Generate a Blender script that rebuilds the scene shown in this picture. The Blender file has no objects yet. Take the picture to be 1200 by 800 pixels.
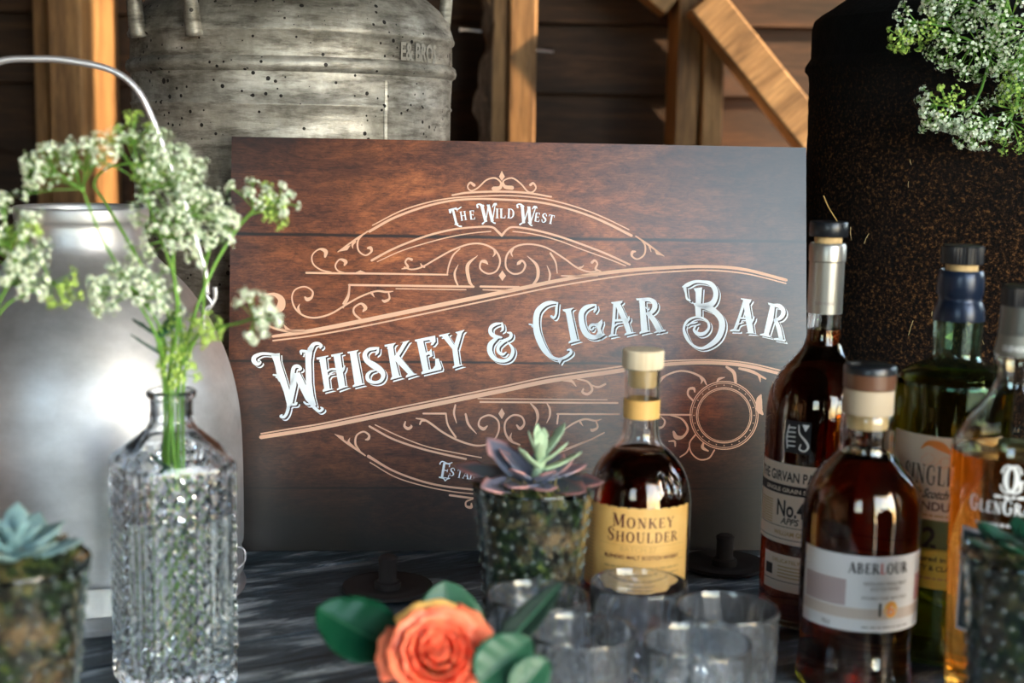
import bpy, bmesh, math, random
from mathutils import Vector, Matrix, noise
from mathutils.geometry import tessellate_polygon
SC = bpy.context.scene
COL = SC.collection
R = math.radians; PI = math.pi
random.seed(7)

# ------------------------------------------------------------------ camera
F = 1667.0
CAM = Vector((0, 0, .425)); PITCH = R(8.3); ROLL = R(1.13)
fwd = Vector((0, math.cos(PITCH), -math.sin(PITCH)))
up0 = Vector((0, math.sin(PITCH), math.cos(PITCH))); rt0 = Vector((1, 0, 0))
rt = rt0*math.cos(ROLL)+up0*math.sin(ROLL); up = up0*math.cos(ROLL)-rt0*math.sin(ROLL)
cd = bpy.data.cameras.new('camera'); cam = bpy.data.objects.new('camera', cd); COL.objects.link(cam)
m3 = Matrix((rt, up, -fwd)).transposed(); cam.matrix_world = Matrix.Translation(CAM) @ m3.to_4x4()
cd.sensor_width = 36; cd.lens = F/1200*36; cd.clip_start = .02; cd.clip_end = 300
cd.dof.use_dof = True; cd.dof.focus_distance = 1.46; cd.dof.aperture_fstop = 4.5
SC.camera = cam
def ray(px, py): return fwd+rt*((px-600)/F)-up*((py-400)/F)
def at(px, py, Y):
    d = ray(px, py); return CAM+d*(Y/d.y)

# ------------------------------------------------------------------ world, sun, exposure
W = bpy.data.worlds.new('world'); SC.world = W; W.use_nodes = True
wn = W.node_tree; bg = wn.nodes['Background']
sky = wn.nodes.new('ShaderNodeTexSky'); sky.sky_type = 'NISHITA'; sky.sun_disc = False
sky.sun_elevation = R(32); sky.sun_rotation = R(115); sky.air_density = 1.3; sky.dust_density = 1.5
wn.links.new(sky.outputs[0], bg.inputs[0]); bg.inputs[1].default_value = 0.85
sl = bpy.data.lights.new('sun', 'SUN'); sl.energy = 6.5; sl.angle = R(.8); sl.color = (1, .72, .42)
so = bpy.data.objects.new('sun', sl); COL.objects.link(so)
so.rotation_euler = Vector((-1, .25, -.26)).to_track_quat('-Z', 'Y').to_euler()
SC.view_settings.view_transform = 'Standard'; SC.view_settings.look = 'None'
SC.view_settings.exposure = 1.15; SC.view_settings.gamma = 1
pl = bpy.data.lights.new('doorway_portal', 'AREA'); pl.shape = 'RECTANGLE'; pl.size = 4.4; pl.size_y = 2.9
pl.cycles.is_portal = True
po = bpy.data.objects.new('doorway_portal', pl); COL.objects.link(po)

# ------------------------------------------------------------------ node helpers
def mat(name):
    m = bpy.data.materials.new(name); m.use_nodes = True
    nt = m.node_tree; return m, nt, nt.nodes['Principled BSDF']
def setp(b, **k):
    names = dict(col='Base Color', rough='Roughness', metal='Metallic', trans='Transmission Weight', ior='IOR',
                 coat='Coat Weight', sss='Subsurface Weight', alpha='Alpha', sheen='Sheen Weight', spec='Specular IOR Level')
    for a, v in k.items():
        if a == 'col' and len(v) == 3: v = (*v, 1)
        b.inputs[names[a]].default_value = v
def plain(name, col, rough=.5, **k):
    m, nt, b = mat(name); setp(b, col=col, rough=rough, **k); return m
def N(nt, typ, **k):
    n = nt.nodes.new(typ)
    for a, v in k.items():
        if a.startswith('i_'): n.inputs[a[2:].replace('_', ' ')].default_value = v
        else: setattr(n, a, v)
    return n
def ramp(nt, src, stops):
    r = nt.nodes.new('ShaderNodeValToRGB'); nt.links.new(src, r.inputs[0])
    e = r.color_ramp.elements
    while len(e) < len(stops): e.new(.5)
    for x, (p, c) in zip(e, stops): x.position = p; x.color = (*c, 1) if len(c) == 3 else c
    return r.outputs[0]
def noi(nt, scale=(1, 1, 1), s=5, det=6, rough=.6, coord='Object', dist=0):
    tc = nt.nodes.new('ShaderNodeTexCoord'); mp = nt.nodes.new('ShaderNodeMapping'); mp.inputs['Scale'].default_value = scale
    nt.links.new(tc.outputs[coord], mp.inputs[0])
    n = N(nt, 'ShaderNodeTexNoise', i_Scale=s, i_Detail=det, i_Roughness=rough, i_Distortion=dist)
    nt.links.new(mp.outputs[0], n.inputs['Vector']); return n.outputs[0]
def mix(nt, f, a, b, mode='MIX'):
    n = nt.nodes.new('ShaderNodeMix'); n.data_type = 'RGBA'; n.blend_type = mode
    for i, v in ((0, f), (6, a), (7, b)):
        if hasattr(v, 'links'): nt.links.new(v, n.inputs[i])
        else: n.inputs[i].default_value = v if i == 0 or len(v) == 4 else (*v, 1)
    return n.outputs[2]
def math_(nt, op, a, b=0., c=None):
    n = nt.nodes.new('ShaderNodeMath'); n.operation = op
    for i, v in enumerate((a, b) if c is None else (a, b, c)):
        if hasattr(v, 'links'): nt.links.new(v, n.inputs[i])
        else: n.inputs[i].default_value = v
    return n.outputs[0]
def bump(nt, b, src, st=.3, dist=.002):
    n = N(nt, 'ShaderNodeBump', i_Strength=st, i_Distance=dist); nt.links.new(src, n.inputs['Height'])
    nt.links.new(n.outputs[0], b.inputs['Normal'])

def wood(name, c1, c2, c3, scale=(1.5, 18, 18), s=3, rough=.6, bst=.4):
    m, nt, b = mat(name)
    oi = nt.nodes.new('ShaderNodeObjectInfo'); tc = nt.nodes.new('ShaderNodeTexCoord')
    mp = nt.nodes.new('ShaderNodeMapping'); mp.inputs['Scale'].default_value = scale
    off = nt.nodes.new('ShaderNodeCombineXYZ')
    rr = math_(nt, 'MULTIPLY', oi.outputs['Random'], 37.)
    nt.links.new(rr, off.inputs[0]); nt.links.new(rr, off.inputs[1]); nt.links.new(off.outputs[0], mp.inputs['Location'])
    nt.links.new(tc.outputs['Object'], mp.inputs[0])
    n1 = N(nt, 'ShaderNodeTexNoise', i_Scale=s, i_Detail=8., i_Roughness=.65, i_Distortion=.6); nt.links.new(mp.outputs[0], n1.inputs['Vector'])
    n2 = N(nt, 'ShaderNodeTexNoise', i_Scale=s*6, i_Detail=6., i_Roughness=.7); nt.links.new(mp.outputs[0], n2.inputs['Vector'])
    c = ramp(nt, n1.outputs[0], [(.3, c1), (.52, c2), (.72, c3)])
    d = ramp(nt, n2.outputs[0], [(.35, (.35, .35, .35)), (.6, (1, 1, 1))])
    c = mix(nt, .75, c, d, 'MULTIPLY')
    v = math_(nt, 'MULTIPLY_ADD', oi.outputs['Random'], .4, .8)
    hsv = nt.nodes.new('ShaderNodeHueSaturation'); nt.links.new(v, hsv.inputs['Value']); nt.links.new(c, hsv.inputs['Color'])
    nt.links.new(hsv.outputs[0], b.inputs['Base Color']); setp(b, rough=rough)
    bump(nt, b, n2.outputs[0], bst, .002); return m

# ------------------------------------------------------------------ mesh helpers
def mesh_obj(name, verts, faces, m, parent=None, smooth=False, sharp=None, loc=None):
    me = bpy.data.meshes.new(name); me.from_pydata([tuple(v) for v in verts], [], faces); me.update()
    if m: me.materials.append(m)
    if smooth:
        me.polygons.foreach_set('use_smooth', [True]*len(me.polygons))
        if sharp: me.set_sharp_from_angle(angle=R(sharp))
    o = bpy.data.objects.new(name, me); COL.objects.link(o)
    if parent: o.parent = parent
    if loc: o.location = loc
    return o
def fixn(o):
    bm = bmesh.new(); bm.from_mesh(o.data); bmesh.ops.recalc_face_normals(bm, faces=bm.faces); bm.to_mesh(o.data); bm.free(); return o
def thing(name, label, cat, loc=(0, 0, 0), rz=0, group=None):
    o = bpy.data.objects.new(name, None); COL.objects.link(o); o.location = loc; o.rotation_euler = (0, 0, rz)
    o.empty_display_size = .02; o['label'] = label; o['category'] = cat
    if group: o['group'] = group
    return o
def tag(o, label, cat, group=None, kind=None):
    o['label'] = label; o['category'] = cat
    if group: o['group'] = group
    if kind: o['kind'] = kind
    return o
class MB:
    def __init__(s): s.v = []; s.f = []
    def add(s, vs, fs):
        b = len(s.v); s.v += [Vector(v) for v in vs]; s.f += [tuple(i+b for i in f) for f in fs]
    def box(s, lo, hi, M=None):
        x0, y0, z0 = lo; x1, y1, z1 = hi
        vs = [Vector(p) for p in ((x0,y0,z0),(x1,y0,z0),(x1,y1,z0),(x0,y1,z0),(x0,y0,z1),(x1,y0,z1),(x1,y1,z1),(x0,y1,z1))]
        if M: vs = [M @ v for v in vs]
        s.add(vs, [(0,3,2,1),(4,5,6,7),(0,1,5,4),(1,2,6,5),(2,3,7,6),(3,0,4,7)])
    def tube(s, pts, rad, n=8, cap=True, flat=None):
        pts = [Vector(p) for p in pts]; L = len(pts); rad = rad if hasattr(rad, '__len__') else [rad]*L
        t0 = (pts[1]-pts[0]).normalized(); a = t0.orthogonal().normalized()
        vs = []
        for i, p in enumerate(pts):
            t = (pts[min(i+1, L-1)]-pts[max(i-1, 0)]).normalized()
            a = (a-t*a.dot(t)).normalized(); b = t.cross(a)
            for k in range(n):
                an = 2*PI*k/n; vs.append(p+(a*math.cos(an)+b*math.sin(an))*rad[i])
        fs = [(i*n+k, i*n+(k+1) % n, (i+1)*n+(k+1) % n, (i+1)*n+k) for i in range(L-1) for k in range(n)]
        if cap: fs += [tuple(range(n-1, -1, -1)), tuple((L-1)*n+k for k in range(n))]
        s.add(vs, fs)
    def lathe(s, prof, n=48, rf=None, cx=0, cy=0, closed=False):
        """prof [(r,z)], bottom to top outside; r==0 collapses"""
        rows = []; vs = []
        for r, z in prof:
            if r < 1e-6: rows.append([len(vs)]); vs.append((cx, cy, z))
            else:
                row = []
                for k in range(n):
                    a = 2*PI*k/n; q = rf(r, z, a) if rf else r
                    row.append(len(vs)); vs.append((cx+q*math.cos(a), cy+q*math.sin(a), z))
                rows.append(row)
        fs = []
        P = list(zip(rows, rows[1:]))
        if closed: P.append((rows[-1], rows[0]))
        for A, B in P:
            for k in range(n):
                k2 = (k+1) % n
                if len(A) == 1 and len(B) == 1: continue
                if len(A) == 1: fs.append((A[0], B[k2], B[k]))
                elif len(B) == 1: fs.append((A[k], A[k2], B[0]))
                else: fs.append((A[k], A[k2], B[k2], B[k]))
        s.add(vs, fs)
    def build(s, name, m, parent=None, smooth=True, sharp=38, loc=None, fix=True):
        o = mesh_obj(name, s.v, s.f, m, parent, False, None, loc)
        if fix: fixn(o)
        if smooth:
            o.data.polygons.foreach_set('use_smooth', [True]*len(o.data.polygons))
            if sharp: o.data.set_sharp_from_angle(angle=R(sharp))
        return o
def spl(pts, n=6):
    """Catmull-Rom through tuples"""
    P = [tuple(p) for p in pts]
    if len(P) < 3: return P
    P = [tuple(2*a-b for a, b in zip(P[0], P[1]))]+P+[tuple(2*a-b for a, b in zip(P[-1], P[-2]))]
    out = []
    for i in range(1, len(P)-2):
        for k in range(n):
            t = k/n
            out.append(tuple(.5*((2*b)+(-a+c)*t+(2*a-5*b+4*c-d)*t*t+(-a+3*b-3*c+d)*t**3) for a, b, c, d in zip(P[i-1], P[i], P[i+1], P[i+2])))
    out.append(P[-2]); return out
def curve3(pts, n=6): return [Vector(p) for p in spl([tuple(p) for p in pts], n)]

# 2D print -> list of polygons
def stroke(pts, n=5, caps=True):
    q = spl([(p[0], p[1], p[2]) for p in pts], n) if len(pts) > 2 else pts
    polys = []; L = []; Rr = []
    for i, (x, y, w) in enumerate(q):
        a = q[max(i-1, 0)]; b = q[min(i+1, len(q)-1)]
        dx, dy = b[0]-a[0], b[1]-a[1]; l = math.hypot(dx, dy) or 1; nx, ny = -dy/l, dx/l; w = max(w, 1e-5)
        L.append((x+nx*w/2, y+ny*w/2)); Rr.append((x-nx*w/2, y-ny*w/2))
    for i in range(len(q)-1): polys.append([L[i], L[i+1], Rr[i+1], Rr[i]])
    if caps:
        for (x, y, w) in (q[0], q[-1]):
            polys.append([(x+w/2*math.cos(a*PI/4), y+w/2*math.sin(a*PI/4)) for a in range(8)])
    return polys
def print_mesh(name, polys, f, m, parent):
    """f maps 2D point to a 3D local point"""
    vs = []; fs = []
    for p in polys:
        b = len(vs); q = [Vector(f(*c)) for c in p]
        if len(q) <= 4: 
            vs += q; fs.append(tuple(range(b, b+len(q))))
        else:
            vs += q
            for t in tessellate_polygon([[Vector((c[0], c[1], 0)) for c in p]]): fs.append((b+t[0], b+t[1], b+t[2]))
    return mesh_obj(name, vs, fs, m, parent)
def text_polys(txt, size=1.0, spacing=1.0, align='CENTER', shear=0):
    c = bpy.data.curves.new('t', 'FONT'); c.body = txt; c.size = size; c.align_x = align; c.space_character = spacing; c.shear = shear
    c.resolution_u = 3; c.offset = .022*size
    o = bpy.data.objects.new('t', c); COL.objects.link(o)
    dg = bpy.context.evaluated_depsgraph_get(); me = o.evaluated_get(dg).to_mesh()
    P = [[(me.vertices[i].co.x, me.vertices[i].co.y) for i in p.vertices] for p in me.polygons]
    o.evaluated_get(dg).to_mesh_clear(); bpy.data.objects.remove(o); bpy.data.curves.remove(c); return P

# serif alphabet, unit height, y up. T thick, t thin. items: ('l',x0,y0,x1,y1,w) ('c',[(x,y,w)..]) ; serifs auto for 'v' stems
def serif(x, y, w=.34): return [('l', x-w/2, y, x+w/2, y, .05)]
T_ = .17; t_ = .06
GL = {
'M': (.95, [('l',.16,0,.16,1,t_),('l',.18,1,.47,.1,T_),('l',.47,.1,.78,1,t_),('l',.8,0,.8,1,T_)]+serif(.14,.02,.28)+serif(.8,.02,.34)+serif(.1,.98,.2)+serif(.86,.98,.24)),
'O': (.85, [('c',[(.42,1,.07),(.18,.85,.13),(.11,.5,.18),(.18,.15,.13),(.42,0,.07),(.66,.15,.13),(.73,.5,.18),(.66,.85,.13),(.42,1,.07)])]),
'N': (.85, [('l',.16,0,.16,1,t_),('l',.16,1,.68,.02,T_),('l',.7,0,.7,1,t_)]+serif(.16,.02,.28)+serif(.1,.98,.24)+serif(.7,.98,.28)),
'K': (.82, [('l',.17,0,.17,1,T_),('l',.24,.42,.68,.98,t_),('l',.36,.58,.72,.02,T_)]+serif(.17,.02)+serif(.17,.98)+serif(.7,.98,.24)+serif(.74,.02,.26)),
'E': (.68, [('l',.17,0,.17,1,T_),('l',.17,.97,.58,.97,t_),('l',.17,.52,.46,.52,t_),('l',.17,.03,.6,.03,t_),('l',.57,1,.55,.78,t_),('l',.6,0,.63,.26,t_),('l',.47,.62,.47,.42,.05)]),
'Y': (.8, [('l',.1,1,.4,.48,T_),('l',.7,1,.42,.48,t_),('l',.4,0,.4,.5,T_)]+serif(.4,.02)+serif(.1,.98,.28)+serif(.7,.98,.26)),
'S': (.62, [('c',[(.52,.76,.1),(.44,.95,.06),(.28,.99,.08),(.12,.82,.14),(.2,.6,.17),(.42,.44,.17),(.5,.22,.14),(.34,.02,.08),(.16,.04,.06),(.08,.26,.09)])]),
'H': (.88, [('l',.17,0,.17,1,T_),('l',.7,0,.7,1,T_),('l',.17,.52,.7,.52,t_)]+serif(.17,.02)+serif(.17,.98)+serif(.7,.02)+serif(.7,.98)),
'U': (.85, [('c',[(.17,1,.17),(.17,.4,.17),(.24,.08,.12),(.42,.01,.07),(.6,.08,.07),(.68,.4,.06),(.68,1,.06)])]+serif(.17,.98)+serif(.68,.98,.26)),
'L': (.66, [('l',.17,0,.17,1,T_),('l',.17,.03,.58,.03,t_),('l',.58,0,.62,.28,t_)]+serif(.17,.98)),
'D': (.82, [('l',.17,0,.17,1,T_),('c',[(.17,.97,.06),(.45,.96,.08),(.66,.76,.14),(.7,.5,.18),(.66,.24,.14),(.45,.04,.08),(.17,.03,.06)])]+serif(.12,.98,.2)+serif(.12,.02,.2)),
'R': (.8, [('l',.17,0,.17,1,T_),('c',[(.17,.97,.06),(.44,.96,.08),(.58,.76,.16),(.44,.54,.08),(.17,.52,.06)]),('l',.4,.52,.72,.03,T_)]+serif(.17,.02)+serif(.1,.98,.2)+serif(.74,.02,.22)),
'A': (.82, [('l',.1,0,.4,1,t_),('l',.4,1,.72,0,T_),('l',.2,.33,.6,.33,t_)]+serif(.1,.02,.26)+serif(.72,.02,.32)),
'B': (.74, [('l',.17,0,.17,1,T_),('c',[(.17,.97,.06),(.42,.96,.08),(.54,.77,.15),(.42,.55,.07),(.17,.54,.06)]),('c',[(.17,.54,.06),(.46,.53,.08),(.6,.28,.17),(.46,.04,.08),(.17,.03,.06)])]+serif(.1,.98,.2)+serif(.1,.02,.2)),
'G': (.82, [('c',[(.66,.74,.08),(.58,.94,.06),(.42,1,.07),(.18,.86,.13),(.1,.5,.18),(.18,.14,.13),(.42,0,.07),(.64,.1,.1),(.66,.4,.14)])]+serif(.64,.44,.28)),
'C': (.76, [('c',[(.66,.74,.08),(.58,.94,.06),(.42,1,.07),(.18,.86,.13),(.1,.5,.18),(.18,.14,.13),(.42,0,.07),(.62,.08,.06),(.68,.26,.06)])]),
'I': (.36, [('l',.17,0,.17,1,T_)]+serif(.17,.02)+serif(.17,.98)),
'T': (.76, [('l',.38,0,.38,1,T_),('l',.06,.97,.7,.97,t_),('l',.06,1,.05,.76,t_),('l',.7,1,.71,.76,t_)]+serif(.38,.02)),
'W': (1.1, [('l',.1,1,.34,.02,T_),('l',.34,.02,.54,.98,t_),('l',.54,1,.78,.02,T_),('l',.78,.02,1.0,1,t_)]+serif(.1,.98,.28)+serif(.54,.98,.2)+serif(1.0,.98,.24)),
}
def glyph(ch, x, y, h, wscale=1., bold=1., ang=0.):
    ca, sa = math.cos(ang), math.sin(ang)
    adv, items = GL[ch]; polys = []
    for it in items:
        if it[0] == 'l': pp = stroke([(it[1], it[2], it[5]*bold), (it[3], it[4], it[5]*bold)], caps=False)
        else: pp = stroke([(a, b, w*bold) for a, b, w in it[1]], 4)
        for p in pp: polys.append([(x+(a*wscale*ca-b*sa)*h, y+(a*wscale*sa+b*ca)*h) for a, b in p])
    return polys, adv*wscale*h
def serif_line(txt, h, gap=.08, wscale=1., bold=1., big=1.3):
    """centred on x=0, baseline y=0; '^' before a letter makes it larger"""
    polys = []; x = 0; up_ = False
    for ch in txt:
        if ch == '^': up_ = True; continue
        if ch == ' ': x += h*.4; continue
        hh = h*big if up_ else h; up_ = False
        p, adv = glyph(ch, x, 0, hh, wscale, bold); polys += p; x += adv+gap*h
    w = x-gap*h
    return [[(a-w/2, b) for a, b in p] for p in polys]
def shift(polys, dx, dy): return [[(a+dx, b+dy) for a, b in p] for p in polys]
def cyl(Rd, a0=-PI/2):
    """wraps x (metres, + to the right seen from outside) round a cylinder; y -> z"""
    return lambda x, y: (Rd*math.cos(a0+x/Rd), Rd*math.sin(a0+x/Rd), y)
def patch(name, Rd, x0, x1, z0, z1, m, parent, a0=-PI/2, n=24, curve=None, wavy=0):
    f = cyl(Rd, a0); vs = []; fs = []
    for i in range(n+1):
        x = x0+(x1-x0)*i/n; d = wavy*math.sin(i*2.1)*math.sin(i*.7)
        for j in range(5): vs.append(f(x, z0+(z1-z0)*j/4+(d if j == 4 else 0)))
    for i in range(n):
        for j in range(4): a = i*5+j; fs.append((a, a+5, a+6, a+1))
    return mesh_obj(name, vs, fs, m, parent, True)

# ------------------------------------------------------------------ materials
def glass(name, col=(1, 1, 1), rough=0.0, ior=1.48, dens=0, vcol=(1, 1, 1)):
    m = bpy.data.materials.new(name); m.use_nodes = True; nt = m.node_tree; nt.nodes.remove(nt.nodes['Principled BSDF'])
    g = N(nt, 'ShaderNodeBsdfGlass'); g.inputs['Color'].default_value = (*col, 1); g.inputs['Roughness'].default_value = rough; g.inputs['IOR'].default_value = ior
    out = nt.nodes['Material Output']; nt.links.new(g.outputs[0], out.inputs[0])
    if dens:
        v = N(nt, 'ShaderNodeVolumeAbsorption'); v.inputs['Color'].default_value = (*vcol, 1); v.inputs['Density'].default_value = dens
        nt.links.new(v.outputs[0], out.inputs['Volume'])
    return m
M = {}
M['glass'] = glass('clear_glass', (.97, .98, .98))
M['glass_green'] = glass('green_glass', (.80, .93, .86))
M['glass_vase'] = glass('cut_glass', (.96, .98, 1), .02)
M['tumbler'] = plain('crystal_tumbler', (.92, .96, 1), .02, trans=.975, ior=1.5)
M['water'] = glass('water', (.97, 1, .99), ior=1.33)
M['whisky_dark'] = glass('dark_amber_whisky', (.95, .7, .5), ior=1.36, dens=95, vcol=(.84, .33, .08))
M['whisky_mid'] = glass('amber_whisky', (.9, .72, .5), ior=1.36, dens=85, vcol=(.84, .40, .10))
M['whisky_gold'] = glass('golden_whisky', (1, .9, .65), ior=1.36, dens=34, vcol=(1, .68, .10))
M['whisky_olive'] = glass('olive_whisky', (.85, .8, .4), ior=1.36, dens=45, vcol=(.82, .66, .10))
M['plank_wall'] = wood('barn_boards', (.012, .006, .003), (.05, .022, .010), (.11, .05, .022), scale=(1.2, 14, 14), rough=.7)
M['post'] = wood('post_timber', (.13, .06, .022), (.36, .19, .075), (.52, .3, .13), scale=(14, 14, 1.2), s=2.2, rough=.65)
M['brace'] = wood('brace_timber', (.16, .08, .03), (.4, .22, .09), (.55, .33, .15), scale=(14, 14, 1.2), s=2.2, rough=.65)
M['bark'] = wood('bark', (.03, .02, .015), (.12, .08, .055), (.3, .22, .16), scale=(8, 8, 2), s=8, rough=.9, bst=1)
M['table'] = wood('weathered_table', (.006, .010, .014), (.085, .125, .155), (.85, .95, 1), scale=(1.8, 8, 8), s=4.6, rough=.45, bst=1.)
M['floor'] = plain('barn_earth', (.06, .05, .042), .9)
M['iron'] = plain('rusty_iron', (.018, .013, .012), .8, metal=.2)
M['cork'] = plain('cork', (.62, .42, .19), .7)
def stopper_mat():
    m, nt, b = mat('pale_wood'); n = noi(nt, (60, 60, 3), 4)
    nt.links.new(ramp(nt, n, [(.3, (.62, .48, .3)), (.7, (.86, .74, .54))]), b.inputs['Base Color']); setp(b, rough=.6); return m
M['pale_wood'] = stopper_mat()
M['walnut'] = plain('walnut', (.12, .05, .025), .35)
M['black'] = plain('black_plastic', (.008, .01, .014), .32)
M['navy'] = plain('navy_foil', (.01, .02, .045), .3, metal=.3)
M['silver'] = plain('silver_foil', (.42, .4, .36), .36, metal=.85)
M['grey_foil'] = plain('grey_foil', (.16, .17, .16), .35, metal=.7)
M['ink'] = plain('black_ink', (.02, .012, .01), .6)
M['ink_brown'] = plain('brown_ink', (.13, .04, .02), .6)
M['ink_tan'] = plain('tan_ink', (.45, .27, .08), .6)
M['ink_faint'] = plain('faint_ink', (.58, .34, .10), .6)
M['ink_red'] = plain('red_ink', (.5, .06, .03), .6)
M['ink_grey'] = plain('grey_ink', (.28, .24, .22), .6)
M['ink_white'] = plain('white_ink', (.8, .8, .78), .5)
M['ink_orange'] = plain('orange_ink', (.8, .26, .04), .5)
M['gold'] = plain('gold_ink', (.75, .4, .08), .35, metal=.4)
M['olive_band'] = plain('olive_band', (.12, .14, .04), .6)
M['mustard'] = plain('mustard_band', (.62, .48, .06), .6)
M['cream'] = plain('cream_label', (.74, .6, .46), .65)
M['white_label'] = plain('white_label', (.68, .66, .65), .6)
def paper(name, a, b_, s=30):
    m, nt, b = mat(name); n = noi(nt, (1, 1, 1), s)
    nt.links.new(ramp(nt, n, [(.3, a), (.7, b_)]), b.inputs['Base Color']); setp(b, rough=.6); return m
M['tan_label'] = paper('tan_label', (.66, .35, .085), (.78, .47, .15))
M['stem'] = plain('green_stem', (.16, .36, .05), .5, sss=.1)
M['stem_dark'] = plain('dark_green_stem', (.05, .17, .03), .5)
M['floret'] = plain('white_floret', (.80, .87, .68), .6, sss=.1)
M['bud'] = plain('green_bud', (.42, .6, .12), .6)
def leafm(name, a, b_, rough=.35):
    m, nt, b = mat(name); n = noi(nt, (1, 1, 1), 14)
    nt.links.new(ramp(nt, n, [(.3, a), (.7, b_)]), b.inputs['Base Color']); setp(b, rough=rough); return m
M['leaf'] = leafm('dark_leaf', (.0, .03, .015), (.008, .085, .035))
M['leaf_dark'] = leafm('darkest_leaf', (.001, .014, .008), (.003, .03, .016), .7)
M['leaf_pale'] = leafm('pale_leaf', (.01, .07, .035), (.05, .17, .09), .45)
def succ(name, a, b_, tip):
    m, nt, b = mat(name); tc = nt.nodes.new('ShaderNodeTexCoord'); sx = nt.nodes.new('ShaderNodeSeparateXYZ')
    nt.links.new(tc.outputs['Object'], sx.inputs[0])
    n = noi(nt, (1, 1, 1), 20); c = ramp(nt, n, [(.3, a), (.7, b_)])
    ax = math_(nt, 'ABSOLUTE', sx.outputs[0]); e = math_(nt, 'SMOOTH_MIN', math_(nt, 'MULTIPLY', sx.outputs[1], 1.), 1., 0.)
    f = ramp(nt, math_(nt, 'MULTIPLY', math_(nt, 'MULTIPLY_ADD', ax, 1.6, e), 17.), [(.82, (0, 0, 0)), (1., (1, 1, 1))])
    nt.links.new(mix(nt, f, c, tip), b.inputs['Base Color']); setp(b, rough=.33); return m
M['succ'] = succ('purple_succulent', (.05, .09, .13), (.26, .24, .32), (.6, .3, .28))
M['succ_dark'] = succ('dark_succulent', (.02, .04, .05), (.05, .07, .09), (.22, .1, .1))
M['succ_pale'] = plain('pale_succulent', (.42, .56, .36), .4)
M['succ_blue'] = succ('blue_succulent', (.12, .24, .26), (.25, .4, .42), (.35, .42, .35))
M['succ_green'] = leafm('green_succulent', (.003, .035, .02), (.015, .09, .045))
def mossm():
    m, nt, b = mat('moss'); n = noi(nt, (1, 1, 1), 75, 8, .75)
    n2 = noi(nt, (1, 1, 1), 28, 5)
    c = ramp(nt, n, [(.42, (.002, .005, .002)), (.54, (.02, .055, .008)), (.70, (.28, .32, .04))])
    d = ramp(nt, n2, [(.48, (0, 0, 0)), (.62, (1, 1, 1))]); e = ramp(nt, n, [(.38, (.02, .008, .004)), (.66, (.6, .34, .16))])
    nt.links.new(mix(nt, d, c, e), b.inputs['Base Color']); setp(b, rough=.8); bump(nt, b, n, .9, .01); return m
M['moss'] = mossm()
def petalm():
    m, nt, b = mat('rose_petal'); n = noi(nt, (1, 1, 1), 25, 3)
    nt.links.new(ramp(nt, n, [(.3, (.9, .10, .05)), (.7, (1, .27, .13))]), b.inputs['Base Color']); setp(b, rough=.5, sss=.15)
    b.inputs['Subsurface Radius'].default_value = (.01, .004, .002); return m
M['petal'] = petalm()
M['petal_edge'] = plain('golden_petal', (.95, .55, .15), .5)

# old aluminium of the big churn
def churn_metal():
    m, nt, b = mat('old_aluminium')
    n1 = noi(nt, (1, 1, 2.2), 6, 9, .68); n2 = noi(nt, (1, 1, 5), 22, 8, .7); n3 = noi(nt, (1, 1, 1), 2.2, 3)
    c = ramp(nt, n1, [(.3, (.13, .12, .105)), (.5, (.5, .48, .43)), (.68, (.85, .83, .78))])
    c = mix(nt, .8, c, ramp(nt, n2, [(.34, (.2, .18, .16)), (.54, (1, 1, 1))]), 'MULTIPLY')
    c = mix(nt, .85, c, ramp(nt, noi(nt, (1, 1, .6), 3.6, 8, .7), [(.4, (.25, .24, .21)), (.56, (1, 1, 1))]), 'MULTIPLY')
    c = mix(nt, ramp(nt, n3, [(.56, (0, 0, 0)), (.72, (.5, .5, .5))]), c, (.3, .2, .11))
    tc = nt.nodes.new('ShaderNodeTexCoord'); vo = N(nt, 'ShaderNodeTexVoronoi', i_Scale=105.); nt.links.new(tc.outputs['Object'], vo.inputs['Vector'])
    thr = math_(nt, 'MULTIPLY', n1, .21)
    dots = math_(nt, 'LESS_THAN', vo.outputs['Distance'], math_(nt, 'SUBTRACT', math_(nt, 'MULTIPLY', noi(nt, (1, 1, 1), 24, 2), .95), .36))
    c = mix(nt, dots, c, (.012, .01, .009))
    nt.links.new(c, b.inputs['Base Color']); setp(b, metal=.55)
    nt.links.new(ramp(nt, n2, [(.3, (.62, .62, .62)), (.7, (.4, .4, .4))]), b.inputs['Roughness'])
    bump(nt, b, n2, .35, .003); return m
M['churn'] = churn_metal()
def black_churn():
    m, nt, b = mat('pitted_black_iron')
    n1 = noi(nt, (1, 1, 1), 260, 5, .7); n2 = noi(nt, (1, 1, 1), 7, 4); tc = nt.nodes.new('ShaderNodeTexCoord'); sx = nt.nodes.new('ShaderNodeSeparateXYZ'); nt.links.new(tc.outputs['Object'], sx.inputs[0])
    rust = ramp(nt, n1, [(.42, (.005, .004, .004)), (.55, (.035, .016, .008)), (.70, (.32, .15, .05))])
    lo = mix(nt, ramp(nt, sx.outputs[2], [(.40, (1, 1, 1)), (.52, (0, 0, 0))]), (.006, .007, .008), rust)
    c = mix(nt, ramp(nt, n2, [(.35, (.5, .5, .5)), (.6, (1, 1, 1))]), (.01, .009, .009), lo)
    nt.links.new(c, b.inputs['Base Color']); setp(b, rough=.9, metal=0, spec=.15); bump(nt, b, n1, 1., .012); return m
M['black_iron'] = black_churn()
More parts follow.
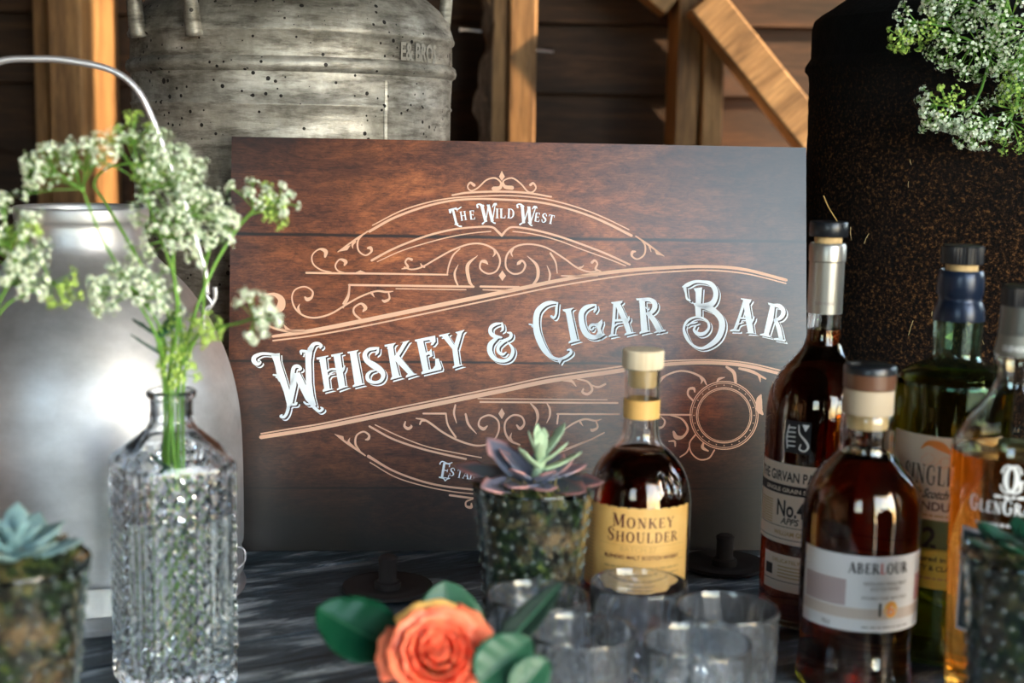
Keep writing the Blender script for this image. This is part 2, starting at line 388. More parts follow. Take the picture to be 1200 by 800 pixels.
def steel(name, c0, c1, r0, r1):
    m, nt, b = mat(name); n = noi(nt, (1, 1, 1.5), 7, 7, .6); n2 = noi(nt, (2, 2, 40), 8, 4)
    nt.links.new(ramp(nt, n, [(.35, c0), (.6, c1)]), b.inputs['Base Color']); setp(b, metal=.9)
    nt.links.new(ramp(nt, n, [(.3, (r1,)*3), (.7, (r0,)*3)]), b.inputs['Roughness']); bump(nt, b, n2, .05, .002); return m
M['steel'] = steel('dull_steel', (.42, .43, .45), (.74, .75, .77), .42, .58)
M['bright_wire'] = plain('bright_wire', (.85, .84, .9), .34, metal=.8)

# ------------------------------------------------------------------ the setting
FZ = -.75; CZ = 1.9
def struct(o): o['kind'] = 'structure'; return o
fl = MB(); fl.box((-2.4, -1.9, FZ-.1), (2.6, 3.0, FZ)); struct(fl.build('floor', M['floor'], None, False))
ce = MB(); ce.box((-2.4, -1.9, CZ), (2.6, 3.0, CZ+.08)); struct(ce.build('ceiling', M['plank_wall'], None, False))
gd = MB(); gd.box((-60, -60, FZ-.2), (60, 60, FZ-.12)); struct(tag(gd.build('ground', plain('yard_gravel', (.3, .28, .23), .95), None, False), 'pale gravel yard outside the barn', 'ground'))
# back wall: weatherboards, each a part
WB = struct(mesh_obj('wall_back', [(-2.4, 2.86, FZ), (2.6, 2.86, FZ), (2.6, 2.86, CZ), (-2.4, 2.86, CZ), (-2.4, 2.9, FZ), (2.6, 2.9, FZ), (2.6, 2.9, CZ), (-2.4, 2.9, CZ)],
    [(0, 1, 2, 3), (4, 7, 6, 5), (0, 4, 5, 1), (3, 2, 6, 7), (0, 3, 7, 4), (1, 5, 6, 2)], M['plank_wall']))
pitch_b = .1335; z = .372-8*pitch_b; i = 0
while z < CZ-.05:
    b = MB(); h = pitch_b+.012
    vs = [(-2.4, 2.8, z), (2.6, 2.8, z), (2.6, 2.815+.02, z+h), (-2.4, 2.815+.02, z+h), (-2.4, 2.86, z), (2.6, 2.86, z), (2.6, 2.86, z+h), (-2.4, 2.86, z+h)]
    b.add(vs, [(0, 1, 2, 3), (4, 7, 6, 5), (0, 4, 5, 1), (3, 2, 6, 7), (0, 3, 7, 4), (1, 5, 6, 2)])
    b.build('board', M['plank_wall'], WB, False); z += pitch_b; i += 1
# left wall, front wall (left piece), right wall with an unseen hatch added to aim sun at the back posts, all of vertical boards
def board_wall(name, x0, y0, x1, y1, th=.03, w=.2, holes=()):
    L = math.hypot(x1-x0, y1-y0); ux, uy = (x1-x0)/L, (y1-y0)/L
    root = bpy.data.objects.new(name, None); COL.objects.link(root); root['kind'] = 'structure'
    n = max(1, round(L/w)); w = L/n
    for k in range(n):
        s0, s1 = k*w+.002, (k+1)*w-.002; d = .004*(k % 2)
        segs = [(FZ, CZ)]
        for (h0, h1, hz0, hz1) in holes:
            if s1 > h0 and s0 < h1: segs = [(FZ, hz0), (hz1, CZ)]
        for (za, zb) in segs:
            m_ = MB(); Mx = Matrix(((ux, -uy, 0, x0), (uy, ux, 0, y0), (0, 0, 1, 0), (0, 0, 0, 1)))
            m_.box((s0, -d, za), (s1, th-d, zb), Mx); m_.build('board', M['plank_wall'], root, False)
    return root
board_wall('wall_left', -2.4, -1.9, -2.4, 2.8)
board_wall('wall_front', -2.4, -1.9, .7, -1.9, holes=[(1.05, 1.75, .45, 1.3)])  # hole is an added, unseen window that brightens the tumblers
board_wall('wall_right', 2.6, -.6, 2.6, 2.8, holes=[(2.45, 3.36, .6, 1.55)])
def slab(name, lo, hi, m, parent=None):
    b = MB(); b.box(lo, hi); o = b.build(name, m, parent, False); bv = o.modifiers.new('bevel', 'BEVEL'); bv.width = .004; bv.segments = 2; return o
tag(slab('timber_post', (.68, -1.96, FZ), (.8, -1.82, CZ), M['post']), 'thick timber post at the left side of the open barn doorway', 'post')
tag(slab('timber_post', (2.52, -.7, FZ), (2.66, -.58, CZ), M['post']), 'thick timber post at the right side of the open barn doorway', 'post')
po.location = (1.68, -1.28, .58); po.rotation_euler = Vector((-1.3, 1.9, 0)).normalized().to_track_quat('-Z', 'Z').to_euler()

# posts in front of the back wall
def post(x0, x1, y0, y1, label, m='post', z0=FZ, z1=CZ):
    return tag(slab('timber_post', (x0, y0, z0), (x1, y1, z1), M[m]), label, 'post')
def X(px, Y, py=90): return at(px, py, Y).x
post(X(57, 2.56), X(96, 2.56), 2.56, 2.8, 'reddish timber wall post behind the steel pail, at the far left')
post(X(40, 2.68), X(59, 2.68)-.004, 2.68, 2.8, 'narrow dim batten fixed to the left side of the reddish post')
post(X(596, 2.58), X(628, 2.58), 2.58, 2.8, 'bright square-edged timber post right of the big dented churn')
# waney-edged half post with bark
b = MB(); xs0 = X(575, 2.62); xs1 = X(596, 2.58)-.002; n = 60; vs = []
for i in range(n+1):
    zz = FZ+(CZ-FZ)*i/n; w = .006*math.sin(i*1.3)+.004*math.sin(i*3.1)
    vs += [(xs0+w, 2.6, zz), (xs1, 2.6, zz), (xs1, 2.8, zz), (xs0+w-.01, 2.8, zz)]
b.add(vs, [(4*i+k, 4*i+(k+1) % 4, 4*i+4+(k+1) % 4, 4*i+4+k) for i in range(n) for k in range(4)]+[(0, 3, 2, 1), (4*n, 4*n+1, 4*n+2, 4*n+3)])
wp = thing('waney_post', 'rough brown post with a bark edge, between churn and bright post', 'post'); b.build('timber', M['post'], wp, False)
b = MB(); n = 120; vs = []
for i in range(n+1):
    zz = FZ+(CZ-FZ)*i/n; w = .007*math.sin(i*.65)+.005*math.sin(i*1.9)+.004*math.sin(i*.31)
    vs += [(xs0-.018+w, 2.615, zz), (xs0+.004, 2.592, zz), (xs0+.004, 2.8, zz), (xs0-.022+w, 2.8, zz)]
b.add(vs, [(4*i+k, 4*i+(k+1) % 4, 4*i+4+(k+1) % 4, 4*i+4+k) for i in range(n) for k in range(4)]+[(0, 3, 2, 1), (4*n, 4*n+1, 4*n+2, 4*n+3)])
b.build('bark_edge', M['bark'], wp, False)
post(X(793, 2.62), X(822, 2.62)-.001, 2.62, 2.8, 'dim brown timber post left of the diagonal brace')
post(X(822, 2.62)+.001, X(849, 2.60), 2.60, 2.8, 'light timber stud that the diagonal brace is nailed to')
def brace(p0, p1, w, y0, y1, label, m='brace'):
    a = at(p0[0], p0[1], y0); c = at(p1[0], p1[1], y0); d = c-a; d.y = 0; L = d.length; ux = d/L
    Mx = Matrix(((ux.x, 0, -ux.z, a.x), (0, 1, 0, 0), (ux.z, 0, ux.x, a.z), (0, 0, 0, 1)))
    b = MB(); b.box((0, y0, -w/2), (L, y1, w/2)); o = b.build('timber_brace', M[m], None, False)
    o.matrix_world = Mx; bv = o.modifiers.new('bevel', 'BEVEL'); bv.width = .004; bv.segments = 2
    return tag(o, label, 'brace')
brace((826, -2), (1010, 226), .062, 2.50, 2.598, 'honey-coloured diagonal brace sloping down to the black churn')
brace((705, -70), (790, 4), .05, 2.625, 2.72, 'short dark brace end rising to the left of the brown post').location.z += 0
for (px, py, lab) in ((548, 35, 'small bright nail sticking out left of the bark-edged post'), (632, 59, 'small bright nail sticking out right of the bright post')):
    p = at(px, py, 2.6); b = MB(); b.tube([p+Vector((.025, 0, -.002)), p, p-Vector((.012, .0, 0))], [.002, .002, .002], 6); b.tube([p-Vector((.012, 0, 0)), p-Vector((.014, 0, 0))], .004, 8)
    tag(b.build('nail', M['bright_wire']), lab, 'nail')

# ------------------------------------------------------------------ table: old cable drum of planks
TC = Vector((.06, 1.50)); TR = .86; ang = R(30)
tb = thing('drum_table', 'round table of weathered blue-grey planks with iron bolts', 'table', (TC.x, TC.y, 0), ang)
pw = .172; yy = -TR
k = 0
while yy < TR-.01:
    y0, y1 = yy+.003, min(yy+pw, TR)-.003; b = MB(); n = 26; top = []
    zt = -.0008*(k % 3)
    h0 = math.sqrt(max(TR*TR-y0*y0, .0)); h1 = math.sqrt(max(TR*TR-y1*y1, 0)); hm = [max(.05, math.sqrt(max(TR*TR-(y0+(y1-y0)*j/6)**2, 0))) for j in range(7)]
    out = [(-hm[j], y0+(y1-y0)*j/6) for j in range(7)]+[(hm[j], y0+(y1-y0)*j/6) for j in range(6, -1, -1)]
    nn = len(out)
    b.add([(x, y, -.045) for x, y in out]+[(x, y, zt-.002) for x, y in out]+[(x*.998, (y-(y0+y1)/2)*.975+(y0+y1)/2, zt) for x, y in out],
          [tuple(range(nn-1, -1, -1)), tuple(2*nn+i for i in range(nn))]+[(i, (i+1) % nn, nn+(i+1) % nn, nn+i) for i in range(nn)]+[(nn+i, nn+(i+1) % nn, 2*nn+(i+1) % nn, 2*nn+i) for i in range(nn)])
    b.build('plank', M['table'], tb, False); yy += pw; k += 1
b = MB(); b.lathe([(0, FZ), (.3, FZ), (.3, -.046), (0, -.046)], 40); b.build('drum_core', M['plank_wall'], tb)
b = MB(); b.lathe([(0, FZ), (.7, FZ), (.7, FZ+.04), (0, FZ+.04)], 60); b.build('lower_flange', M['table'], tb)
def bolt(x, y, label, tilt=0):
    r = thing('iron_bolt', label, 'bolt', (x, y, 0))
    b = MB(); b.lathe([(0, .0008), (.041, .0008), (.043, .002), (.042, .005), (.030, .0045), (.024, .002), (.018, .0015), (0, .0015)], 40); b.build('washer', M['iron'], r)
    b = MB(); b.lathe([(0, .002), (.0125, .002), (.0125, .008), (.0095, .009), (.0085, .011), (.0085, .026), (.0092, .031), (.007, .033), (0, .033)], 18); b.build('stud', M['iron'], r)
    return r
bolt(-.112, 1.286, 'rusty bolt on a round iron washer, behind the orange rose')
p = at(848, 655, 1.41); bolt(p.x-.004, 1.380, 'rusty bolt at the foot of the sign between the tan-labelled and leftmost right bottle')

# ------------------------------------------------------------------ the sign
yaw = R(4.2993); lean = R(10.37)
u = Vector((math.cos(yaw), math.sin(yaw), 0)); nb = Vector((-math.sin(yaw), math.cos(yaw), 0))
v = Vector((0, 0, 1))*math.cos(lean)+nb*math.sin(lean); nn_ = v.cross(u)  # towards the viewer... checked below
nrm = u.cross(v)      # viewer side
SG = thing('wooden_look_sign', 'large printed sign with dark wood-plank print and western lettering', 'sign')
B0 = Vector((-.28583, 1.39707, .0005))
Ms = Matrix((u, -nrm, v)).transposed().to_4x4(); Ms.translation = B0; SG.matrix_world = Ms
SI = Ms.inverted(); SW, SH = .6, .4231
def sp(px, py):
    d = ray(px, py); t = (B0-CAM).dot(nrm)/d.dot(nrm); q = SI @ (CAM+d*t); return q.x, q.z
def sign_mat():
    m, nt, b = mat('printed_wood'); tc = nt.nodes.new('ShaderNodeTexCoord'); sx = nt.nodes.new('ShaderNodeSeparateXYZ'); nt.links.new(tc.outputs['Object'], sx.inputs[0])
    x, z = sx.outputs[0], sx.outputs[2]
    n1 = noi(nt, (4, 1, 13), 2.6, 12, .78, dist=.9); n2 = noi(nt, (9, 1, 110), 7, 8, .8); n3 = noi(nt, (4, 1, 7), 1.7, 5, .6); n4 = noi(nt, (1, 1, 1.9), 75, 8, .8, dist=.6)
    c = ramp(nt, n1, [(.32, (.05, .016, .008)), (.47, (.19, .058, .022)), (.62, (.36, .12, .042)), (.78, (.5, .19, .07))])
    c = mix(nt, .7, c, ramp(nt, n2, [(.38, (.2, .17, .17)), (.55, (1, 1, 1))]), 'MULTIPLY')
    c = mix(nt, .55, c, ramp(nt, n4, [(.40, (.2, .17, .17)), (.54, (1.1, 1.1, 1.1))]), 'MULTIPLY')
    c = mix(nt, .55, c, ramp(nt, n3, [(.36, (.28, .26, .27)), (.58, (1, 1, 1))]), 'MULTIPLY')
    # knot
    kx, kz = sp(562, 345); dx = math_(nt, 'SUBTRACT', x, kx); dz = math_(nt, 'MULTIPLY', math_(nt, 'SUBTRACT', z, kz), 1.25)
    d = math_(nt, 'SQRT', math_(nt, 'ADD', math_(nt, 'MULTIPLY', dx, dx), math_(nt, 'MULTIPLY', dz, dz)))
    c = mix(nt, ramp(nt, d, [(.004, (.85,)*3), (.028, (0,)*3)]), c, (.035, .016, .01))
    # seams of the printed planks
    for (py, wd) in ((278.5, .0011), (425, .0008), (572, .0006)):
        zz = sp(600, py)[1]; dd = math_(nt, 'ABSOLUTE', math_(nt, 'ADD', math_(nt, 'SUBTRACT', z, zz), math_(nt, 'MULTIPLY', math_(nt, 'SUBTRACT', n3, .5), .004)))
        c = mix(nt, ramp(nt, math_(nt, 'DIVIDE', dd, wd*3), [(.25, (.94,)*3), (.75, (0,)*3)]), c, (.006, .004, .004))
    # printed vignette and dark lowest boards
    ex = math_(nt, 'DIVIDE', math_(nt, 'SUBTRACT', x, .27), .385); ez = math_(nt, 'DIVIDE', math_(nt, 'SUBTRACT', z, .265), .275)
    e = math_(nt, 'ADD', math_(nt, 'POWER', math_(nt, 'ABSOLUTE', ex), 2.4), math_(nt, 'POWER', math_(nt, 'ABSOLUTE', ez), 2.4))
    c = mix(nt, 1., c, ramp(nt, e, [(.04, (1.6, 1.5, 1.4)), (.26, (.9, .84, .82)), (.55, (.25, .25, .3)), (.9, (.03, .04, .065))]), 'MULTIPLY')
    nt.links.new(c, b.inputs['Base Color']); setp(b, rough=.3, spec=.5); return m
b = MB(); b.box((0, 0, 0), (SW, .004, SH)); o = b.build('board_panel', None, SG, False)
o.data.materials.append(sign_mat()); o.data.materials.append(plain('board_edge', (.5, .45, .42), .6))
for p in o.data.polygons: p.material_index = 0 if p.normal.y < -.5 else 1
def crop(ox, oy, s):
    def f(x, y, lift=0): q = sp(ox+x/s, oy+y/s); return (q[0], -.0003-lift, q[1])
    return f
M['letter'] = plain('white_print', (.86, .92, .97), .45); M['shadow'] = plain('dark_print', (.035, .016, .014), .5)
M['orn'] = plain('peach_print', (.78, .46, .31), .45)
def offs(f, dx, dy, l): return lambda x, y: f(x+dx, y+dy, l)
def big(name, cr, items):
    """items: list of strokes (3-tuples) or polygons (2-tuples); drop outline down-right"""
    ox, oy, s = cr; f = crop(*cr); P = []
    for it in items: P += stroke(it, 6) if len(it[0]) == 3 else [it]
    print_mesh('letter_outline', P, offs(f, 3.0*s, 2.6*s, .0000), M['letter'], SG)
    # dark gap: the letter fattened a little
    print_mesh('letter_gap', P, offs(f, 1.7*s, 1.35*s, .00012), M['shadow'], SG)
    print_mesh('letter', P, offs(f, 0, 0, .00024), M['letter'], SG)
big('W', (290, 395, 7.617), [
 [(272,160,18),(200,150,24),(125,148,26),(65,175,38),(58,212,42),(88,240,32),(118,225,16),(105,205,8)],
 [(205,150),(288,142),(290,200),(375,470),(398,320),(440,320),(437,430),(400,600),(352,650),(350,590),(325,490),(290,400),(262,340),(250,270),(235,215)],
 [(232,335,16),(262,345,22),(290,390,20)],
 [(398,420,30),(402,330,36),(415,270,34),(450,258,30),(475,280,26),(460,298,12)],
 [(425,330),(465,310),(522,430),(520,300),(515,140),(570,80),(585,90),(570,200),(575,400),(590,520),(615,610),(560,600),(520,560),(440,400)],
 [(560,110,50),(590,65,34),(630,55,26),(660,75,24),(650,95,16)],
 [(530,130,30),(505,125,26),(478,125,24),(480,150,16)],
 [(365,630,30),(350,680,28),(325,712,26),(298,705,26),(310,690,10)],
 [(395,600,24),(430,600,18),(440,585,16)],
 [(570,590,40),(600,630,30),(640,660,24),(670,640,24),(655,625,12)],
 [(545,598,20),(525,595,20),(505,578,16)]])
big('H', (370, 390, 10), [[(8,288),(150,262),(146,276),(42,312),(12,312)],[(40,285),(115,270),(132,420),(150,520),(165,650),(215,655),(85,690),(80,670),(100,650)],
 [(180,255),(320,228),(318,242),(215,275),(185,280)],[(205,250),(288,236),(300,330),(322,480),(345,620),(390,622),(250,672),(248,655),(272,640)],
 [(130,450,26),(180,425,24),(240,425,30)],[(145,520,18),(168,490,18),(230,478,8)],[(305,440,50),(328,415,30),(340,385,12)]])
big('I', (370, 390, 10), [[(370,222),(505,198),(480,225),(482,245),(545,590),(575,600),(435,635),(432,618),(455,600),(400,240),(375,240)]])
big('S', (370, 390, 10), [[(700,260,10),(722,225,34),(737,170,14)],
 [(738,172,16),(690,182,36),(620,195,40),(575,250,52),(600,325,60),(690,385,76),(765,440,66),(790,500,50),(760,560,40),(690,580,36),(620,555,44),(605,500,44),(640,455,30),(695,440,12)]])
big('K', (450, 380, 10), [[(5,240),(140,215),(118,240),(108,262),(125,370),(180,290),(225,210),(180,215),(300,185),(275,215),(180,370),(350,575),(395,580),(255,625),(258,600),(280,580),(135,430),(180,600),(215,612),(75,650),(80,630),(95,610),(40,260),(8,262)]])
big('E', (450, 380, 10), [[(360,180),(600,130),(605,200),(575,240),(545,245),(560,205),(530,182),(460,195),(490,330),(535,310),(555,280),(570,370),(550,375),(530,350),(495,365),(525,530),(570,520),(600,480),(600,400),(640,400),(675,500),(670,530),(440,585),(438,560),(455,545),(385,200),(365,200)]])
big('Y', (450, 380, 10), [[(645,125),(775,98),(748,122),(822,240),(860,112),(835,92),(945,62),(915,100),(860,290),(885,470),(935,475),(805,515),(805,495),(825,480),(800,290),(680,140),(650,145)]])
big('and', (560, 350, 10), [[(265,385,10),(290,360,28),(288,310,30),(282,280,14)],[(282,285,14),(200,300,38),(150,340,42),(150,400,46),(200,440,46),(275,452,24)],
 [(230,452,30),(150,530,60),(142,620,60),(195,700,50),(290,728,40),(370,700,42),(408,630,42),(400,570,34),(350,510,12)],
 [(345,395,14),(385,405,34),(378,455,38),(300,500,38),(240,560,38),(240,620,38),(290,650,34),(330,625,14)]])
big('C', (560, 350, 10), [[(860,205,30),(890,222,30),(915,180,26),(920,110,30),(935,45,14)],
 [(935,48,16),(850,45,44),(770,75,56),(700,150,66),(680,260,70),(690,380,76),(730,500,78),(790,610,66),(860,680,44),(950,705,30),(1030,680,34),(1090,630,34),(1080,595,26),(1050,600,20)],
 [(920,700),(1000,695),(955,765),(945,740)],[(600,297,14),(640,310,24),(660,345,16)]])
big('I', (615, 340, 8.89), [[(392,200),(515,180),(485,205),(482,220),(545,510),(580,520),(455,555),(455,538),(478,520),(425,230),(398,215)]])
big('G', (615, 340, 8.89), [[(740,150,14),(690,160,34),(630,185,50),(590,240,56),(590,320,58),(610,400,62),(650,465,58),(720,490,46),(790,470,40)],
 [(722,225,20),(738,190,28),(740,155,14)],[(690,355),(760,340),(805,300),(810,340),(790,400),(810,450),(840,460),(780,500),(720,500),(760,430),(750,385)],
 [(760,360,20),(700,360,30),(672,390,26),(695,415,16),(715,385,10)]])
big('A', (680, 335, 10), [[(360,190),(495,170),(490,195),(470,210),(545,370),(600,540),(655,545),(515,580),(520,560),(540,545),(500,430),(420,250),(385,210),(365,205)],
 [(402,210,36),(390,400,34),(372,560,32)],[(330,600),(333,582),(358,560),(400,565),(445,575)],[(400,405,26),(520,395,30)],[(540,410,50),(567,385,28),(570,355,12)],[(395,480,14),(420,450,14),(470,440,8)]])
big('R', (680, 335, 10), [[(652,145),(755,138),(762,260),(790,520),(825,530),(692,562),(692,545),(712,525),(690,172),(658,168)],
 [(740,158,40),(820,162,48),(868,200,60),(868,260,60),(830,310,44),(770,325,24)],[(800,330,50),(860,400,62),(925,515,66)],[(860,545),(900,520),(1000,510),(995,530),(860,552)],[(765,250,14),(800,280,14),(805,250,8)]])
big('B', (790, 320, 8.414), [[(190,150),(275,140),(265,290),(265,440),(212,440),(205,330),(185,298),(212,290),(210,190)],
 [(85,135,16),(130,115,40),(200,85,30),(280,85,30),(360,105,44),(405,170,50),(405,240,50),(370,300,56),(300,325,60),(250,320,40)],
 [(105,150,34),(115,200,20),(125,250,22),(155,270,20)],
 [(300,325,60),(390,370,56),(460,450,60),(470,540,60),(430,640,56),(350,710,44),(260,740,26),(170,700,26),(115,620,34),(95,540,24),(130,470,26),(200,435,20),(270,440,22),(330,480,26),(340,540,26),(300,590,34),(240,600,40),(195,560,26),(215,515,14)],
 [(120,520,8),(150,500,14),(200,490,16),(230,480,8)]])
big('A', (850, 340, 11.43), [[(205,105),(350,125),(338,155),(318,185),(345,350),(380,570),(420,582),(265,575),(300,560),(270,400),(245,200),(235,130),(212,125)],
 [(252,150,36),(190,350,38),(125,530,40)],[(60,550),(60,535),(105,515),(150,525),(190,530),(188,552)],[(190,372,24),(300,375,26)],[(345,420,50),(372,390,28),(385,355,12)],[(150,510,14),(175,455,18),(245,432,8)]])
big('R', (850, 340, 11.43), [[(570,165),(665,185),(640,400),(580,590),(610,635),(458,600),(465,588),(515,575),(570,330),(600,205),(575,190)],
 [(640,200,40),(720,212,56),(768,260,60),(770,320,60),(728,375,50),(660,395,30)],[(670,400,50),(710,500,56),(745,650,58)],[(645,645),(700,640),(785,662),(800,690),(645,662)]])

def orn(cr, items):
    f = crop(*cr); P = []
    for it in items: P += stroke(it, 7) if len(it[0]) == 3 else [it]
    print_mesh('ornament', P, f, M['orn'], SG)
oA = (350, 195, 5); oB = (560, 195, 5); oC = (290, 300, 5.714); oD = (380, 460, 5); oE = (540, 400, 5.714); oF = (720, 410, 5.333); o1 = (0, 0, 1)
orn(oA, [[(415,380,16),(560,300,14),(740,235,13),(900,200,12),(1050,190,12),(1190,194,12),(1350,203,12),(1490,225,12),(1650,270,12),(1790,325,14),(1950,405,16)],
 [(432,345,6),(600,260,8),(760,210,8),(900,185,8),(1060,175,8),(1200,170,8),(1350,178,8),(1490,200,8),(1650,245,8),(1790,300,7),(1935,370,6)],
 [(900,168,10),(1000,153,12),(1180,147,12),(1340,155,12),(1480,178,10)]])
orn(oA, [[(1028,110,18),(1005,95,12),(990,120,8),(1010,142,8),(1050,125,9),(1100,80,9),(1150,68,10),(1185,95,11),(1178,125,22),(1142,130,24)]])
orn(oB, [[(200,125,24),(158,118,20),(150,85,9),(200,68,9),(250,100,9),(290,145,9),(320,150,9),(340,125,9),(325,98,12),(308,108,16)],[(140,25),(158,60),(140,85),(124,60)]])
orn(oA, [[(428,550,14),(560,480,12),(740,410,12),(900,370,12),(1040,355,11),(1130,355,12),(1165,380,14),(1190,405,14)],[(460,558,5),(600,495,7),(760,445,7),(900,410,7),(1020,390,6),(1125,380,7)]])
orn(oB, [[(140,405,14),(170,370,12),(210,355,11),(320,370,12),(460,405,12),(620,460,12),(760,515,12),(890,575,12)],[(205,380,6),(320,395,7),(460,430,7),(620,490,7),(760,540,7),(865,582,7)]])
orn(oA, [[(405,380,8),(330,430,12),(230,500,6)],[(230,500),(275,470),(305,460),(285,490)],[(400,380,5),(350,430,10),(350,490,10),(390,520,9),(425,500,12),(422,478,20),(405,478,12)],[(330,440,14),(315,460,12),(318,480,3)]])
orn(oB, [[(925,408,8),(1000,460,12),(1090,525,5)],[(1090,525),(1050,490),(1035,490),(1045,515)],[(940,415,5),(978,460,10),(975,515,10),(935,543,9),(903,525,12),(905,502,18),(922,498,10)],[(1005,470,12),(1015,500,4)]])
orn(oA, [[(155,528,14),(158,497,24),(120,485,10),(80,520,8),(85,570,9),(130,605,9),(190,620,8)],[(268,578,10),(275,557,22),(240,545,10),(215,580,9),(230,610,9),(270,624,8)],[(45,623,12),(200,625,12),(500,628,11),(872,634,10)],
 [(870,634,8),(880,580,9),(905,520,10),(945,482,6)],[(330,622),(362,608),(395,622)]])
orn(oA, [[(605,600,6),(640,590,14),(625,560,10),(640,540,12),(662,545,16)],[(620,590,10),(660,603,9),(720,590,10),(800,545,10),(900,490,10),(1000,455,10),(1080,455,10),(1150,490,11),(1180,550,11),(1160,610,10),(1110,628,10),(1065,600,10),(1068,560,12),(1092,557,20),(1108,572,6)],
 [(1148,490,14),(1150,510,12),(1138,528,4)],[(735,588,14),(720,580,10),(715,568,4)],[(935,575,3),(915,620,12),(918,660,12),(932,695,10)],[(1048,522,3),(990,580,20),(1000,670,18),(1020,700,8)]])
orn(oB, [[(720,615,8),(690,600,14),(700,570,10),(685,550,12),(668,562,16)],[(700,612,8),(650,617,10),(580,592,10),(500,535,10),(400,475,10),(300,455,10),(220,470,11),(170,520,11),(165,590,10),(205,628,10),(255,620,10),(278,580,12),(260,552,12),(240,565,20),(230,575,6)],
 [(205,482,14),(195,505,12),(203,528,4)],[(405,580,3),(422,630,12),(415,680,10)],[(290,525,3),(345,580,18),(350,650,18),(315,702,10)],[(425,508,12),(455,560,10),(465,625,5)],[(595,595,14),(612,588,8),(620,578,3)],
 [(143,608),(165,640),(143,670),(122,640)]])
orn(oA, [[(295,694,12),(600,698,12),(1025,704,13)],[(298,692,10),(290,750,10),(262,803,12)],[(570,716,6),(980,722,6)]])
orn(oB, [[(15,703,12),(240,706,12)],[(30,722,6),(200,728,10)],[(490,640,8),(600,643,10),(700,640,8)]])
orn(o1, [[(320,394,3.2),(360,388.3,4.6),(412,378.5,5),(500,360.5,5),(600,340,4.6),(660,327.5,4.2),(720,318.3,4.2),(780,313.7,4),(825,312.3,3.6),(870,315.3,3.6),(921,328,3.6)],
 [(320,399,1.8),(360,394,1.8),(412,385,1.8),(500,367,1.8),(600,346,1.8),(660,334,1.8),(735,322.5,1.8),(795,317.8,1.8),(834,316.8,1.8),(876,321,1.6),(921,332,1.6)]])
orn(oC, [[(120,258,10),(180,256,22),(225,290,44),(222,340,56),(185,370,30)],[(105,430,10),(160,475,14),(260,500,18),(380,500,18)],[(240,455),(285,490),(350,505),(260,510)],
 [(385,275,12),(402,290,26),(430,275,16),(435,235,11),(385,205,10),(320,225,10),(298,280,10),(320,350,12),(380,400,12),(460,412,12),(560,385,12),(660,325,12),(760,270,12),(860,235,12),(930,240,14),(975,235,5)],
 [(945,245,10),(950,285,14),(920,302,20),(903,295,10)],[(640,345,10),(675,280,11),(685,195,11)],[(350,320,3),(340,350,16),(360,390,8)],[(830,245,20),(850,275,3)],[(775,368,12),(790,345,26),(760,318,14),(715,345,12),(715,385,14),(760,425,14)]])
orn(o1, [[(306,512,4.6),(345,506,4.6),(380,500,4.6),(460,483.7,4.8),(540,467.4,5),(592.5,456.8,5),(645,446,5),(716.8,435.6,5),(765,428.3,4.4),(813.7,425,4.2),(851,425.8,4.2),(880,429.5,4),(915,438,3.6)],
 [(306,508,1.6),(345,501.5,1.8),(380,495.6,1.8),(460,478.8,1.8),(540,462.6,1.8),(592.5,451.9,1.8),(645,441,1.8),(716.8,430.8,1.8),(765,424,1.6),(813.7,421.6,1.6),(851,422.4,1.6),(880,425.8,1.6),(915,434,1.6)]])
orn(oD, [[(62,242,4),(120,285,12),(180,325,14),(240,368,8)],[(62,242),(112,255),(118,285),(100,275)],[(150,265,3),(143,290,14),(170,315,10)],[(210,340,5),(183,300,12),(190,250,10),(230,228,10),(262,248,12),(258,270,16),(242,275,8)],
 [(258,372,18),(400,455,12),(560,515,12),(700,547,12),(870,567,12)],[(268,408,7),(420,495,7),(600,550,7),(760,580,7),(870,592,7)],[(735,600,12),(870,618,12)],[(862,648,8),(860,670,18),(832,665,12),(832,638,10),(870,622,8)],
 [(265,197,12),(400,270,12),(560,325,12),(700,360,12),(830,388,12)],[(298,188,7),(440,255,7),(600,315,7),(760,350,7),(920,380,7)]])
orn(oD, [[(475,170,8),(470,195,14),(490,210,18),(510,200,14),(508,190,6)],
 [(538,150,6),(600,165,12),(700,235,12),(800,285,12),(900,310,11),(980,290,10),(1020,230,11),(1018,165,11),(970,132,11),(918,150,10),(905,190,12),(932,212,20),(955,195,8)],[(560,185,8),(570,165,12),(590,165,8)],[(580,122,10),(712,122,12)],[(712,122,10),(725,190,10),(770,260,12)],
 [(768,72,10),(760,120,12),(775,178,4)],[(828,125,12),(845,185,14),(892,240,4)],[(1040,90),(1058,122),(1040,155),(1020,122)],
 [(1128,190,10),(1148,210,18),(1172,180,12),(1155,140,11),(1105,132,11),(1062,170,11),(1060,230,12),(1090,280,14),(1145,305,10)],[(1098,235,3),(1090,265,14),(1110,295,8)]])
orn(oE, [[(115,382,7),(980,390,7)],[(130,405,12),(1050,412,12)],[(465,412,8),(505,460,20),(515,510,18),(500,560,6)],[(575,412,6),(595,450,15),(595,500,13),(575,545,5)],[(645,550,12),(652,485,12)],[(645,485,12),(1060,487,12)],
 [(690,590,10),(760,545,13),(830,520,13),(900,530,13),(942,520,5)],[(905,530,12),(915,575,14),(880,595,20),(870,585,8)],[(800,540,16),(818,565,4)],[(650,750,10),(870,655,12),(960,610,10)],[(700,718,6),(900,640,6)],
 [(680,260,10),(740,265,18),(772,300,6)],[(780,250,10),(850,270,14),(880,320,16),(850,352,18),(815,340,16),(820,318,12)],[(870,290,8),(920,305,14),(968,285,14)]])
